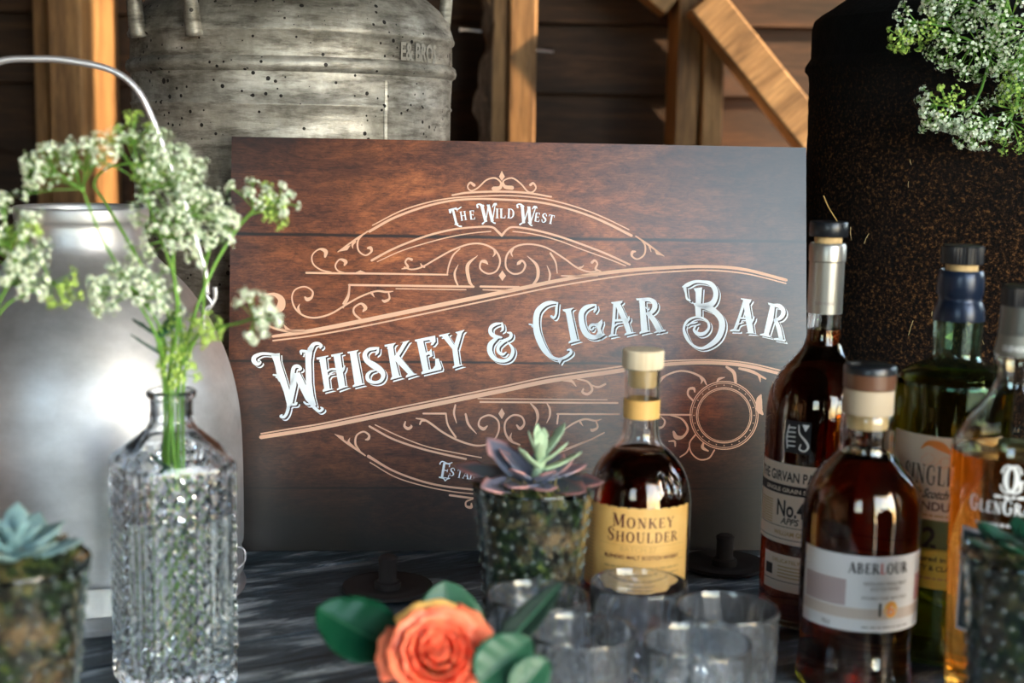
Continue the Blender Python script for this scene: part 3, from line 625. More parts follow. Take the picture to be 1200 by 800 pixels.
def ring(f, cx, cy, r, w, n=72):
    a = [(cx+r*math.cos(2*PI*k/n), cy+r*math.sin(2*PI*k/n)) for k in range(n+1)]
    return [[(cx+(r-w/2)*math.cos(2*PI*k/n), cy+(r-w/2)*math.sin(2*PI*k/n)), (cx+(r+w/2)*math.cos(2*PI*k/n), cy+(r+w/2)*math.sin(2*PI*k/n)),
             (cx+(r+w/2)*math.cos(2*PI*(k+1)/n), cy+(r+w/2)*math.sin(2*PI*(k+1)/n)), (cx+(r-w/2)*math.cos(2*PI*(k+1)/n), cy+(r-w/2)*math.sin(2*PI*(k+1)/n))] for k in range(n)]
P = ring(None, 685, 408, 212, 6)+ring(None, 685, 408, 201, 4)+ring(None, 685, 408, 172, 6)+ring(None, 685, 408, 163, 4)
for k in range(24):
    a = 2*PI*k/24; P.append([(685+188*math.cos(a)+4*math.cos(j*PI/3), 408+188*math.sin(a)+4*math.sin(j*PI/3)) for j in range(6)])
print_mesh('ornament_medallion', P, crop(*oF), M['orn'], SG)
orn(oF, [[(225,225,8),(310,165,12),(400,132,11),(480,140,12),(550,175,14),(575,215,8)],[(540,170,18),(548,190,14),(540,210,4)],[(235,340,10),(245,270,12),(290,190,12),(320,162,8)],[(195,335,12),(242,335,12)],
 [(502,262,8),(495,240,18),(465,245,14),(460,280,12),(490,315,12)],[(642,195,10),(655,180,16),(690,170,4)],[(700,105,14),(745,140,22),(757,200,18)],[(780,115,14),(860,135,20),(945,180,10)],[(905,160,20),(912,200,4)],
 [(915,282,12),(905,310,36),(905,370,40),(925,400,14)],[(200,403,11),(475,405,11)],[(290,415,6),(315,445,12),(300,480,12),(262,485,18),(250,465,12)],[(340,405,6),(420,430,12),(458,490,14),(430,540,16),(388,545,28),(370,512,16)],
 [(505,530,10),(470,580,9),(480,640,9),(530,683,9),(590,675,9),(625,625,9)],[(470,600,8),(450,640,10),(410,668,8)],[(555,582,12),(552,610,20),(585,630,10)],[(380,600,10),(375,570,13),(340,570,8)]])
# small lines of lettering
def small(ch, px, py, h, rot, ws=1., bold=1.):
    g, adv = glyph(ch, 0, 0, h, ws, bold, 0); ca, sa = math.cos(rot), math.sin(rot)
    return [[(px+a*ca+b*sa, py+a*sa-b*ca) for a, b in p] for p in g]   # y down pixels
def small_text(name, cr, seq, bold=1.):
    ox, oy, s = cr; P = []
    for (ch, x, y, h, deg, ws) in seq: P += small(ch, x, y, h, R(deg), ws, bold)
    print_mesh(name, P, crop(*cr), M['letter'], SG)
cT = (520, 225, 8.571)
small_text('lettering', cT, [('T',85,335,165,-14,.72),('H',172,288,90,-9,.8),('E',262,278,90,-6,.92),('W',372,305,175,-2,.86),('I',522,262,95,0,.9),('L',562,262,95,0,.95),('D',638,262,95,2,.9),
 ('W',752,310,175,7,.86),('E',905,293,90,8,.92),('S',975,300,90,9,1.),('T',1040,312,90,11,.9)], 1.15)
P = stroke([(65,205,20),(75,180,16),(100,168,14),(140,172,14),(175,150,10)], 4)+stroke([(120,320,16),(150,340,14),(175,345,18)], 4)+stroke([(340,152,20),(335,128,14),(365,122,14),(400,140,14)], 4)+stroke([(490,150,10),(505,120,14),(525,118,18)], 4)\
 +stroke([(390,318,18),(410,300,12),(425,290,10)], 4)+stroke([(480,290,12),(500,308,12),(515,312,16)], 4)+stroke([(742,152,20),(738,128,14),(768,122,14),(800,140,14)], 4)+stroke([(890,170,10),(908,145,14),(930,150,18)], 4)\
 +stroke([(765,325,18),(785,312,12),(800,298,10)], 4)+stroke([(850,305,12),(870,330,12),(885,335,16)], 4)
print_mesh('lettering_flourish', P, crop(*cT), M['letter'], SG)['kind'] = 'stuff'
small_text('lettering', (500, 530, 10), [('E',150,290,175,10,.95),('S',258,268,95,12,1.1),('T',345,290,95,12,.9),('A',415,300,95,10,1.),('B',495,312,95,9,1.),('L',565,322,95,8,1.)], 1.0)
print_mesh('lettering_flourish', stroke([(155,135,16),(165,115,14),(190,105,14),(250,130,12),(298,118,12)], 4), crop(500, 530, 10), M['letter'], SG)
print_mesh('lettering_flourish', stroke([(150,290,18),(200,305,14),(215,332,12),(235,315,12),(268,302,12)], 4), crop(500, 530, 10), M['letter'], SG)

# ------------------------------------------------------------------ big dented aluminium churn behind the sign
def tubeobj(name, pts, rad, m, parent, n=10, smooth=6):
    b = MB(); q = curve3(pts, smooth); rr = rad
    if hasattr(rad, '__len__'):
        rs = spl([(r, 0) for r in rad], smooth) if len(rad) > 2 else rad; rr = [r[0] for r in rs]
    b.tube(q, rr, n); return b.build(name, m, parent, True, None)
CX, CY, CR = -.258, 1.668, .183
ch = thing('milk_churn', 'big dented grey aluminium milk churn standing behind the sign', 'milk churn', (CX, CY, 0))
b = MB()
prof = [(0, .0), (CR-.004, 0), (CR+.003, .004), (CR+.003, .03), (CR-.001, .036), (CR-.002, .30), (CR-.002, .448), (CR-.0005, .450), (CR-.0005, .4515), (CR-.002, .453), (CR-.001, .484), (CR+.003, .487), (CR+.004, .491), (CR+.003, .497), (CR-.001, .500),
 (CR-.0015, .522), (CR+.001, .5245), (CR+.0015, .528), (CR, .5315), (CR-.002, .538), (CR-.006, .549), (CR-.016, .562), (CR-.034, .577), (CR-.058, .597), (CR-.08, .622), (CR-.09, .65), (CR-.092, .70), (CR-.086, .71), (CR-.08, .715), (CR-.084, .722), (CR-.095, .72), (CR-.098, .66), (CR-.02, .52), (CR-.01, .02), (0, .015)]
q = []
for (r0, z0), (r1, z1) in zip(prof, prof[1:]):
    n = max(1, int(abs(z1-z0)/.02)); q += [(r0+(r1-r0)*i/n, z0+(z1-z0)*i/n) for i in range(n)]
q.append(prof[-1])
def dent(r, z, a):
    d = noise.noise(Vector((math.cos(a)*1.6, math.sin(a)*1.6, z*5)))*.0022*min(1, r/.1)
    return r+d
b.lathe(q, 128, dent); b.build('churn_body', M['churn'], ch, sharp=50)
b = MB()
a = -PI/2+math.asin((475-352)/187)   # vertical weld seam
for k in (0,):
    b.tube([(math.cos(a)*(CR-.0035), math.sin(a)*(CR-.0035), z) for z in (.03, .2, .35, .478)], .0042, 8)
b.build('weld_seam', M['churn'], ch)
def ear(name, az, spread=.13, rise=.1):
    pts = []
    for s, pz, pr_ in ((-1, .519, CR+.004), (-1, .545, CR+.008), (-1, .60, CR+.012), (-1, .635, CR-.0), (0, .645, CR-.004), (1, .635, CR-.0), (1, .60, CR+.012), (1, .545, CR+.008), (1, .519, CR+.004)):
        an = az+s*spread*2; pts.append((pr_*math.cos(an), pr_*math.sin(an), pz))
    return tubeobj(name, pts, [.0095, .0085, .0072, .008, .008, .008, .0072, .0085, .0095], M['churn'], ch, 12)
ear('handle', -2.234, .122); ear('handle', .75, .122)
# raised maker's letters on the shoulder band
P = text_polys('E& BROS', .026, .95); f = cyl(CR+.0016, -PI/2+math.asin(.83))
P = [[(x*.66, y-.0095+.5105) for x, y in p] for p in P]
print_mesh('raised_letters', P, f, plain('raised_metal', (.34, .32, .28), .5, metal=.5), ch)

# ------------------------------------------------------------------ pitted black churn on the right
BX, BY, BR = .528, 1.655, .19
bc = thing('milk_churn', 'tall pitted black-brown iron milk churn at the right, filled with white flowers', 'milk churn', (BX, BY, 0))
b = MB(); prof = [(0, 0), (BR, 0), (BR+.002, .01), (BR-.001, .03), (BR, .49), (BR+.0005, .498), (BR+.005, .503), (BR+.0055, .508), (BR+.002, .514), (BR-.001, .518), (BR-.001, .552), (BR-.003, .560), (BR-.010, .566), (BR-.022, .574), (BR-.04, .587), (BR-.07, .612), (BR-.085, .64), (BR-.088, .70), (BR-.083, .705), (BR-.087, .71), (BR-.094, .706), (BR-.097, .64), (BR-.02, .55), (BR-.012, .02), (0, .015)]
q = []
for (r0, z0), (r1, z1) in zip(prof, prof[1:]):
    n = max(1, int(abs(z1-z0)/.008)); q += [(r0+(r1-r0)*i/n, z0+(z1-z0)*i/n) for i in range(n)]
q.append(prof[-1])
b.lathe(q, 220, lambda r, z, a: r+noise.noise(Vector((math.cos(a)*16, math.sin(a)*16, z*85)))*.0011+noise.noise(Vector((math.cos(a)*2, math.sin(a)*2, z*8)))*.0012)
b.build('churn_body', M['black_iron'], bc, sharp=60)
b = MB()
for k in range(14):   # straw stuck in the rust
    a = -PI/2+random.uniform(-1.25, .2); z = random.uniform(.12, .46); L = random.uniform(.004, .02); t = random.uniform(-.6, .6)
    p0 = Vector(((BR+.0025)*math.cos(a), (BR+.0025)*math.sin(a), z)); d = Vector((-math.sin(a)*math.sin(t), math.cos(a)*math.sin(t), math.cos(t)))
    b.tube([p0, p0+d*L*.5+Vector((math.cos(a), math.sin(a), 0))*.001, p0+d*L], .0004, 4)
o = b.build('straw_bits', plain('straw', (.4, .28, .12), .7), bc); o['kind'] = 'stuff'
p = at(958, 240, BY-.13)-Vector((BX, BY, 0))
tubeobj('straw_stalk', [p+Vector((-.006, -.055, .012)), p+Vector((0, -.055, 0)), p+Vector((.010, -.06, -.016))], .0008, M['ink_tan'], bc, 5)

# ------------------------------------------------------------------ shiny steel pail, left
PX, PY = -.389, 1.282
pa = thing('steel_pail', 'shiny round-shouldered steel milking pail with wire handle, at the left', 'pail', (PX, PY, 0))
b = MB()
prof = [(0, 0), (.132, 0), (.137, .003), (.1385, .03), (.137, .038), (.1405, .041), (.1415, .047), (.1415, .09), (.1405, .13), (.138, .165), (.133, .192), (.126, .216), (.116, .24), (.104, .262), (.092, .279), (.079, .293), (.067, .305), (.059, .316), (.0555, .328), (.0545, .339), (.0575, .3405), (.0585, .343), (.0585, .3505), (.0575, .353), (.0555, .353), (.0535, .35), (.052, .34), (.0525, .328), (.056, .315), (.076, .291), (.1, .26), (.13, .19), (.137, .13), (.137, .05), (.13, .006), (0, .004)]
b.lathe(spl(prof, 3), 128, lambda r, z, a: r+noise.noise(Vector((math.cos(a)*1.2, math.sin(a)*1.2, z*7)))*.0012*min(1, r/.1)); b.build('pail_body', M['steel'], pa, sharp=50)
def rel(px, py, Y, o): return at(px, py, Y)-Vector((o.location.x, o.location.y, 0))
# wire bail and ears
hp = [(-70, 356), (-66, 250), (-58, 150), (-30, 92), (0, 72), (40, 69), (80, 71), (130, 82), (160, 104), (178, 138), (196, 186), (215, 235), (232, 290), (241, 322), (242, 345)]
tubeobj('bail_handle', [rel(x, y, 1.215, pa) for x, y in hp], .0029, M['bright_wire'], pa, 10)
for (x, s) in ((241, 1), (-68, -1)):
    c = rel(x, 352, 1.215, pa); e = tubeobj('bail_ear', [c+Vector((s*.008, .0, .012)), c+Vector((s*.008, 0, .002)), c+Vector((0, 0, -.010)), c+Vector((-s*.01, .03, -.014)), c+Vector((-s*.018, .055, -.012))], .0022, M['steel'], pa, 8)
    tubeobj('wire_twist', [c+Vector((s*.001, -.003, .006)), c+Vector((s*.006, -.003, -.003)), c+Vector((s*.0, -.004, -.008)), c+Vector((-s*.001, -.003, -.032))], .0012, M['bright_wire'], pa, 6)
c = rel(283, 652, 1.24, pa)
tubeobj('wire_hook', [c+Vector((-.014, .0, .008)), c+Vector((.002, -.004, .009)), c+Vector((.004, -.004, -.002)), c+Vector((-.004, -.003, -.011)), c+Vector((-.016, .0, -.013))], .0006, M['bright_wire'], pa, 6)

# ------------------------------------------------------------------ bottles
def bottle(name, label, x, y, turn, outer, t, liquid, lm, gm='glass', group=None, rf=None, seg=72, base=.006):
    """outer [(r,z)] from the base edge to the lip"""
    r = thing(name, label, 'bottle', (x, y, 0), -math.atan2(x, y)+R(turn), group)
    o = spl(outer, 4)
    inner = [(max(a-t, .0), z) for a, z in o if z > base+.001]
    push = [(0, .002), (o[0][0]*.75, .0008)]
    prof = push+[(a, z) for a, z in o]+[(o[-1][0]-t*.5, o[-1][1]+.0006)]+inner[::-1]+[(max(o[0][0]-t*1.6, .01), base+.0006), (0, base+.003)]
    b = MB(); b.lathe(prof, seg, rf); b.build('bottle_glass', M[gm], r, sharp=60)
    e = .00025
    lq = [(a+e, z) for a, z in inner if z < liquid]; a_ = lq[-1][0]
    lp = [(0, base+.0028), (max(o[0][0]-t*1.6, .01), base+.0004)]+lq+[(a_, liquid), (a_-.001, liquid-.0006), (0, liquid-.0008)]
    b = MB(); b.lathe(lp, seg, rf); b.build('whisky', M[lm], r, sharp=50)
    return r
def disc(name, prof, m, parent, n=48, rf=None, sharp=35):
    b = MB(); b.lathe(prof, n, rf); return b.build(name, m, parent, True, sharp)
knurl = lambda n, d: (lambda r, z, a: r-(d if (int(round(a/(2*PI)*n*2)) % 2) and r > .012 else 0))
def sans(name, txt, size, x, y, Rd, m, parent, w=None, spacing=1., shear=0, a0=-PI/2, al='CENTER', sy=1., lift=.0):
    P = text_polys(txt, size, spacing, al, shear)
    if w:
        xs = [q[0] for p in P for q in p]; k = w/(max(xs)-min(xs))
    else: k = 1
    return print_mesh(name, [[(c*k+x, d*sy+y) for c, d in p] for p in P], cyl(Rd+lift, a0), m, parent)
def bars(name, rows, Rd, m, parent):
    P = []
    for (x0, x1, z, h) in rows:
        n = max(2, int((x1-x0)/.004))
        for i in range(n):
            a = x0+(x1-x0)*i/n; c = x0+(x1-x0)*(i+1)/n; P.append([(a, z), (c, z), (c, z+h), (a, z+h)])
    return print_mesh(name, P, cyl(Rd), m, parent)

def words(name, rows, Rd, m, parent):
    rw = random.Random(9); out = []
    for (x0, x1, z, h) in rows:
        x = x0
        while x < x1-.001:
            w = min(rw.uniform(.0025, .008), x1-x); out.append((x, x+w, z, h)); x += w+.0011
    o = bars(name, out, Rd, m, parent); o['kind'] = 'stuff'; return o
# 1 round-shouldered bottle with pale wooden stopper
mk = bottle('whisky_bottle', 'round-shouldered whisky bottle with pale wood stopper and tan label, in front of the sign', .1080, 1.1534, 4,
    [(.039, .0), (.0425, .003), (.0433, .010), (.0435, .04), (.0435, .118), (.043, .130), (.0405, .143), (.036, .154), (.029, .1635), (.021, .1715), (.0165, .178), (.0150, .187), (.0146, .20), (.0148, .236)], .0024, .170, 'whisky_dark')
R1 = .0437
disc('wood_stopper', [(0, .2372), (.0165, .2372), (.0171, .2382), (.0171, .2515), (.0163, .2525), (0, .2525)], M['pale_wood'], mk)
disc('cork', [(0, .2215), (.0105, .2215), (.0119, .2235), (.0120, .2372), (0, .2372)], M['cork'], mk)
disc('neck_band', [(.0149, .196), (.01505, .1962), (.01515, .2115), (.0149, .2117)], M['tan_label'], mk)
patch('label', R1, -.066, .048, .058, .1295, M['tan_label'], mk, wavy=.0008, n=60)
f1 = cyl(R1+.0004)
print_mesh('brand_lettering', shift(serif_line('^MONKEY', .0083, .17, 1.05, 1.), .002, .1135)+shift(serif_line('^SHOULDER', .0083, .15, 1.0, 1.), .002, .1015), f1, M['ink_brown'], mk)
bars('rule_lines', [(-.036, .042, .0985, .0003), (-.036, .042, .0915, .0003), (-.036, .042, .0855, .0003)], R1+.0004, M['ink_tan'], mk)
sans('gold_line', 'BATCH 27', .006, -.002, .0935, R1+.0004, M['ink_faint'], mk, w=.030)
sans('small_print', 'BLENDED MALT SCOTCH WHISKY', .0045, .002, .0872, R1+.0004, M['ink_brown'], mk, w=.066)
words('small_print', [(-.031, .035, .0795-i*.0045, .0014) for i in range(4)]+[(-.012, .014, .0625, .0012), (-.011, .013, .0598, .0012)], R1+.0004, M['ink_tan'], mk)
bars('label_strip', [(-.062, -.045, .06+.003*k, .0012) for k in range(20)], R1+.0004, M['ink_tan'], mk)
for k, (ax, z) in enumerate(((.42, .149), (.62, .146), (.82, .143))):
    rr = .0395; b = MB(); q = []
    for i in range(13):
        t = 2*PI*i/12; aa = -PI/2+ax+.085*math.cos(t); zz = z+.0085*math.sin(t); r_ = math.interp(zz) if False else (.0437-(max(0, zz-.128)/.034)**2*.012)
        q.append((r_*math.cos(aa), r_*math.sin(aa), zz))
    b.tube(q, .0012, 6); b.build('glass_medallion', M['glass'], mk)

# 2 slim tall bottle, leftmost of the group at the right
gv = bottle('whisky_bottle', 'tall slim red-brown bottle with silver neck foil, leftmost of the right-hand group', .2725, 1.234, -3,
    [(.041, 0), (.0445, .003), (.0455, .01), (.0458, .06), (.0462, .17), (.0458, .192), (.043, .208), (.036, .222), (.027, .233), (.0195, .242), (.0155, .252), (.0142, .265), (.0141, .30), (.0145, .335)], .0024, .262, 'whisky_mid')
R2 = .0463
disc('neck_foil', [(.0147, .276), (.0151, .276), (.0151, .3205), (.0160, .3215), (.0160, .3345), (.0150, .3365), (.0146, .3370), (.0146, .3355)], M['silver'], gv)
sans('foil_print', 'GIRVAN', .004, 0, .284, .0152, M['ink_grey'], gv, w=.017)
disc('cork_neck', [(0, .33), (.0118, .33), (.0118, .3425), (0, .3425)], M['cork'], gv)
disc('black_cap', [(0, .3425), (.0158, .3425), (.0165, .3435), (.0165, .3545), (.0158, .3555), (0, .3555)], M['black'], gv)
patch('upper_label', R2, -.066, .062, .0765, .1475, M['cream'], gv, n=40)
bars('black_band', [(-.066, .062, .1205, .0085)], R2+.0003, M['ink'], gv)
f2 = cyl(R2+.0004)
sans('brand_lettering', 'THE GIRVAN PATENT STILL', .0115, -.008, .1325, R2+.0004, M['ink'], gv, w=.104, sy=1.05)
sans('band_lettering', 'SINGLE GRAIN SCOTCH WHISKY', .005, -.004, .1228, R2+.0005, M['cream'], gv, w=.09)
sans('number_lettering', 'No.4', .018, -.0195, .1015, R2+.0004, M['ink'], gv, w=.027, sy=1.1)
sans('number_lettering', 'APPS', .008, -.0195, .0945, R2+.0004, M['ink'], gv, w=.018, shear=.25)
bars('fine_print', [(-.058, -.038, .113-.0022*k, .0009) for k in range(10)], R2+.0004, M['ink_tan'], gv)
bars('rule_lines', [(-.066, .062, .0915, .0006), (-.066, .062, .0805, .0006)], R2+.0004, M['ink'], gv)
sans('fine_print', 'WILLIAM GRANT', .0055, -.015, .0842, R2+.0004, M['ink_tan'], gv, w=.04)
patch('lower_label', R2-.0001, -.047, .05, .034, .0665, M['cream'], gv, n=30)
bars('rule_lines', [(-.047, .05, .0425, .0006)], R2+.0003, M['ink'], gv)
bars('emblem', [(-.044, -.035, .047, .0095)], R2+.0003, M['ink'], gv)
sans('fine_print', 'DELICATELY SWEET', .0045, -.013, .0595, R2+.0003, M['ink_tan'], gv, w=.045)
bars('fine_print', [(-.029, .005, .0555-.003*k, .001) for k in range(4)], R2+.0003, M['ink_tan'], gv)
patch('square_badge', R2-.0001, -.0275, -.0035, .158, .1865, M['black'], gv, n=10)
P = []
for k in range(5): P += stroke([(-.0245, .164+.004*k, .0012), (-.0175, .1645+.004*k, .0012)])
P += stroke([(-.0245, .162, .0012), (-.0255, .172, .0014), (-.0235, .182, .0012)], 4)
P += stroke([(-.0145, .183, .001), (-.0135, .176, .0014), (-.008, .170, .0022), (-.0055, .165, .0018), (-.0085, .161, .0014), (-.013, .1625, .0014), (-.012, .1665, .001)], 5)
P += [[(-.0115, .184), (-.005, .184), (-.0085, .178)]]
print_mesh('badge_emblem', P, f2, M['ink_white'], gv)

# 3 dumpy bottle in front
ab = bottle('whisky_bottle', 'dumpy dark whisky bottle with walnut stopper and white label, front of the right-hand group', .2770, 1.0843, 0,
    [(.041, 0), (.0445, .0025), (.0455, .008), (.0445, .02), (.0435, .036), (.0445, .05), (.0455, .062), (.0458, .13), (.0452, .143), (.042, .158), (.036, .169), (.028, .178), (.0222, .185), (.0205, .192), (.0208, .2), (.0205, .212), (.0190, .217), (.0185, .221)], .0025, .187, 'whisky_mid')
R3 = .0460
disc('neck_seal', [(.0190, .2165), (.0193, .217), (.0193, .2355), (.0188, .2358)], plain('parchment_seal', (.5, .4, .28), .5), ab)
disc('cork', [(0, .205), (.0150, .205), (.0160, .208), (.0160, .2362), (0, .2362)], M['cork'], ab)
disc('walnut_stopper', [(0, .2362), (.0190, .2362), (.0200, .2372), (.0200, .2480), (0, .2480)], M['walnut'], ab)
disc('stopper_rim', [(0, .2480), (.0201, .2480), (.0201, .2525), (.0190, .2543), (0, .2545)], M['black'], ab)
disc('stopper_inlay', [(0, .2546), (.0148, .2546), (.0140, .2551), (0, .2551)], M['black'], ab)
patch('label', R3, -.050, .064, .0555, .1150, M['white_label'], ab, n=40)
f3 = cyl(R3+.0004)
P = shift(serif_line('ABERLOUR', .0082, .1, .82, 1.35), .0160, .1015)
xsplit = lambda P, a, b_: [p for p in P if a <= sum(c[0] for c in p)/len(p) < b_]
print_mesh('brand_lettering', xsplit(P, -1, .0165), f3, M['ink'], ab); print_mesh('brand_lettering', xsplit(P, .0165, .0215), f3, M['ink_red'], ab); print_mesh('brand_lettering', xsplit(P, .0215, 1), f3, M['ink'], ab)
sans('fine_print', 'HIGHLAND SINGLE MALT\nSCOTCH WHISKY', .0042, .022, .0925, R3+.0004, M['ink_grey'], ab, w=.036)
sans('fine_print', 'DOUBLE CASK MATURED', .0035, .022, .0815, R3+.0004, M['ink_grey'], ab, w=.038)
sans('age_lettering', '1', .0145, .0175, .0685, R3+.0004, M['ink'], ab); sans('age_lettering', '6', .0145, .0265, .0685, R3+.0004, M['ink_orange'], ab)
b = print_mesh('gold_seal', [[(.0265+.0058*math.cos(k*PI/8), .0735+.0066*math.sin(k*PI/8)) for k in range(16)]], cyl(R3+.0003), M['gold'], ab)
bars('etching', [(-.047+.0004*(k % 2), -.009, .0755+.0023*k, .0016) for k in range(9)], R3+.0003, plain('etching_ink', (.33, .2, .19), .6), ab)
bars('etching', [(.052, .064, .077+.0023*k, .0016) for k in range(9)], R3+.0003, plain('etching_red', (.42, .13, .12), .6), ab)
bars('warm_panel', [(-.049, .063, .0655, .0085)], R3+.0002, plain('warm_paper', (.55, .45, .38), .6), ab)
print_mesh('signature', stroke([(.046, .068, .0004), (.049, .074, .0004), (.051, .069, .0004), (.055, .073, .0004), (.057, .077, .0004), (.055, .066, .0004), (.062, .071, .0004)], 4, False), f3, M['ink_grey'], ab)
sans('fine_print', '70cl', .0045, -.024, .0585, R3+.0004, M['ink_grey'], ab); words('fine_print', [(.004, .044, .059, .0012)], R3+.0004, M['ink_grey'], ab)

# 4 green bottle at the back
sg = bottle('whisky_bottle', 'green glass bottle with ribbed black cap and cream and mustard label, behind the others', .3655, 1.157, -6,
    [(.042, 0), (.046, .003), (.0472, .01), (.0475, .06), (.0475, .218), (.0468, .229), (.0430, .237), (.034, .2425), (.0245, .2465), (.0200, .251), (.0192, .258), (.0200, .272), (.0196, .284), (.0178, .291), (.0160, .298), (.0160, .32)], .0024, .238, 'whisky_olive', 'glass_green')
R4 = .0477
disc('neck_foil', [(.0204, .2815), (.0206, .283), (.0198, .291), (.0180, .2965), (.0172, .2985), (.0172, .301), (.0182, .3035), (.0186, .309), (.0182, .317), (.0172, .3215), (.0165, .3225), (.0162, .3215)], M['navy'], sg)
disc('cork_collar', [(0, .318), (.0128, .318), (.0128, .3275), (0, .3275)], M['cork'], sg)
disc('ribbed_cap', [(0, .3275), (.0163, .3275), (.0168, .3285), (.0168, .3415), (.0160, .3425), (0, .3425)], M['black'], sg, 128, knurl(44, .0006), 25)
patch('cream_label', R4, -.05, .05, .0665, .192, M['cream'], sg, n=40)
bars('olive_band', [(-.05, .05, .0980, .0255)], R4+.0002, M['olive_band'], sg); bars('mustard_band', [(-.05, .05, .0665, .0335)], R4+.0002, M['mustard'], sg)
f4 = cyl(R4+.0005)
print_mesh('brand_lettering', shift(serif_line('SINGLETON', .0155, .06, .62, .95), 0.002, .1525), f4, M['ink'], sg)
sans('script_lettering', 'Malt Scotch Whisky', .0105, -.0, .1415, R4+.0005, M['ink'], sg, w=.062, shear=.5)
sans('brand_lettering', 'GLENDULLAN', .0098, .0, .1315, R4+.0005, M['ink_brown'], sg, w=.066)
words('fine_print', [(-.02, .02, .1265, .0014), (-.02, .016, .0742, .002)], R4+.0005, M['ink_tan'], sg)
sans('age_lettering', '12', .024, -.013, .1005, R4+.0005, M['ink'], sg, sy=1.)
for i, (t, w) in enumerate((('matured in oak', .045), ('PURITY & CLARITY', .05))):
    sans('fine_print', t, .0058, -.002, .0895-i*.0078, R4+.0005, M['ink'], sg, w=w)
P = stroke([(-.018, .181, .001), (-.012, .186, .004), (-.002, .1845, .007), (.006, .180, .003), (.010, .183, .006)], 6)
print_mesh('leaping_fish', P, f4, M['ink_orange'], sg)
P = stroke([(-.012, .178, .0003), (-.018, .172, .0003), (-.012, .168, .0003), (-.006, .174, .0003), (-.01, .178, .0003)], 6, False)+stroke([(-.006, .168, .0003), (.002, .176, .0003), (.007, .171, .0005), (0, .167, .0003), (-.002, .174, .0003)], 6, False)
print_mesh('flourish', P, f4, M['ink_orange'], sg)

# 5 clear tapering bottle at the far right
gg = bottle('whisky_bottle', 'clear tapering bottle of golden whisky with white monogram, rightmost bottle', .3800, 1.052, 0,
    [(.036, 0), (.0385, .003), (.0395, .01), (.0415, .08), (.0438, .15), (.0450, .185), (.0445, .200), (.041, .212), (.034, .223), (.026, .2325), (.0200, .241), (.0175, .249), (.0178, .257), (.0185, .264), (.0178, .272), (.0158, .280), (.0152, .30)], .0025, .196, 'whisky_gold')
R5 = .0449
disc('neck_label', [(.0182, .2695), (.0186, .270), (.0170, .2805), (.0163, .2845), (.0160, .286)], plain('smoke_label', (.22, .22, .19), .4, metal=.3), gg)
sans('neck_print', 'GLENGRANT', .0055, 0, .2735, .0182, M['ink_white'], gg, w=.028)
disc('grey_capsule', [(.0160, .2845), (.0168, .285), (.0168, .287), (.0163, .2875), (.0157, .3035), (.0157, .306), (0, .306)], M['grey_foil'], gg)
disc('ribbed_cap', [(0, .306), (.0158, .306), (.0161, .307), (.0161, .3195), (.0153, .3205), (0, .3205)], M['black'], gg, 128, knurl(44, .0006), 25)
f5 = cyl(R5+.0002)
P = shift(serif_line('^GLEN^GRANT', .0088, .1, .75, 1.35), -.001, .1570)
print_mesh('brand_lettering', P, f5, M['ink_white'], gg)
g1, _ = glyph('G', 0, 0, .02, .95, 1.1); c1, _ = glyph('C', 0, 0, .02, .95, 1.1)
print_mesh('monogram', shift(g1, -.0055, .1735)+[[(-a+.006, b_+.1735) for a, b_ in p] for p in c1], f5, M['ink_white'], gg)
words('fine_print', [(-.011, .011, .1690, .0022), (-.024, .024, .1475, .0022)], R5+.0003, M['ink_white'], gg)
patch('label_border', .0445, -.036, .036, .062, .1425, M['white_label'], gg, n=30); patch('label', .0448, -.0335, .0335, .065, .1395, plain('dark_teal_label', (.02, .045, .06), .5), gg, n=30)

# ------------------------------------------------------------------ tumblers
def tumbler_proto():
    root = thing('whisky_tumbler', '', 'glass')
    n = 120; prof_o = [(.0305, 0), (.0335, .0015), (.035, .006), (.0358, .02), (.037, .045), (.0371, .056), (.0368, .062), (.0372, .088)]
    def rf(r, z, a):
        if z < .003 or z > .0655 or r < .033: return r
        s = math.sin(min(1, (z-.003)/.01)*PI/2)*math.cos(max(0, (z-.052)/.0135)*PI/2)
        return r-.0026*s*abs(math.sin(a*8))-.0012*s*abs(math.sin(a*8+z*170))
    o = []
    for (r0, z0), (r1, z1) in zip(prof_o, prof_o[1:]):
        k = max(1, int((z1-z0)/.0016)); o += [(r0+(r1-r0)*i/k, z0+(z1-z0)*i/k) for i in range(k)]
    o += [(.0372, .088), (.0368, .0893), (.0360, .0895), (.0355, .0885)]
    inn = [(.0350, .07), (.0335, .03), (.031, .016), (.025, .0125), (0, .0115)]
    b = MB(); b.lathe([(0, .0012)]+o+inn, n, rf); b.build('glass_body', M['tumbler'], root, sharp=28)
    return root
tp = tumbler_proto()
def copy_tree(o, parent=None):
    c = o.copy(); COL.objects.link(c)
    if parent: c.parent = parent
    for h in list(o.children): copy_tree(h, c)
    return c
for i, (x, y, lab) in enumerate([(.1004, 1.0454, 'cut-glass tumbler nearest the tan-labelled bottle, rearmost of the five'), (.0225, 1.012, 'cut-glass tumbler at the foot of the central succulent pot'), (.1600, .992, 'cut-glass tumbler at the right, nearest the dumpy dark bottle'),
    (.0515, .938, 'front-left cut-glass tumbler beside the long dark leaf'), (.1290, .920, 'front-right cut-glass tumbler, lowest at the bottom edge')]):
    t = tp if i == 0 else copy_tree(tp); t.location = (x, y, 0); t.rotation_euler = (0, 0, i*.7); t['label'] = lab; t['group'] = 'cut-glass tumblers in front of the bottles'

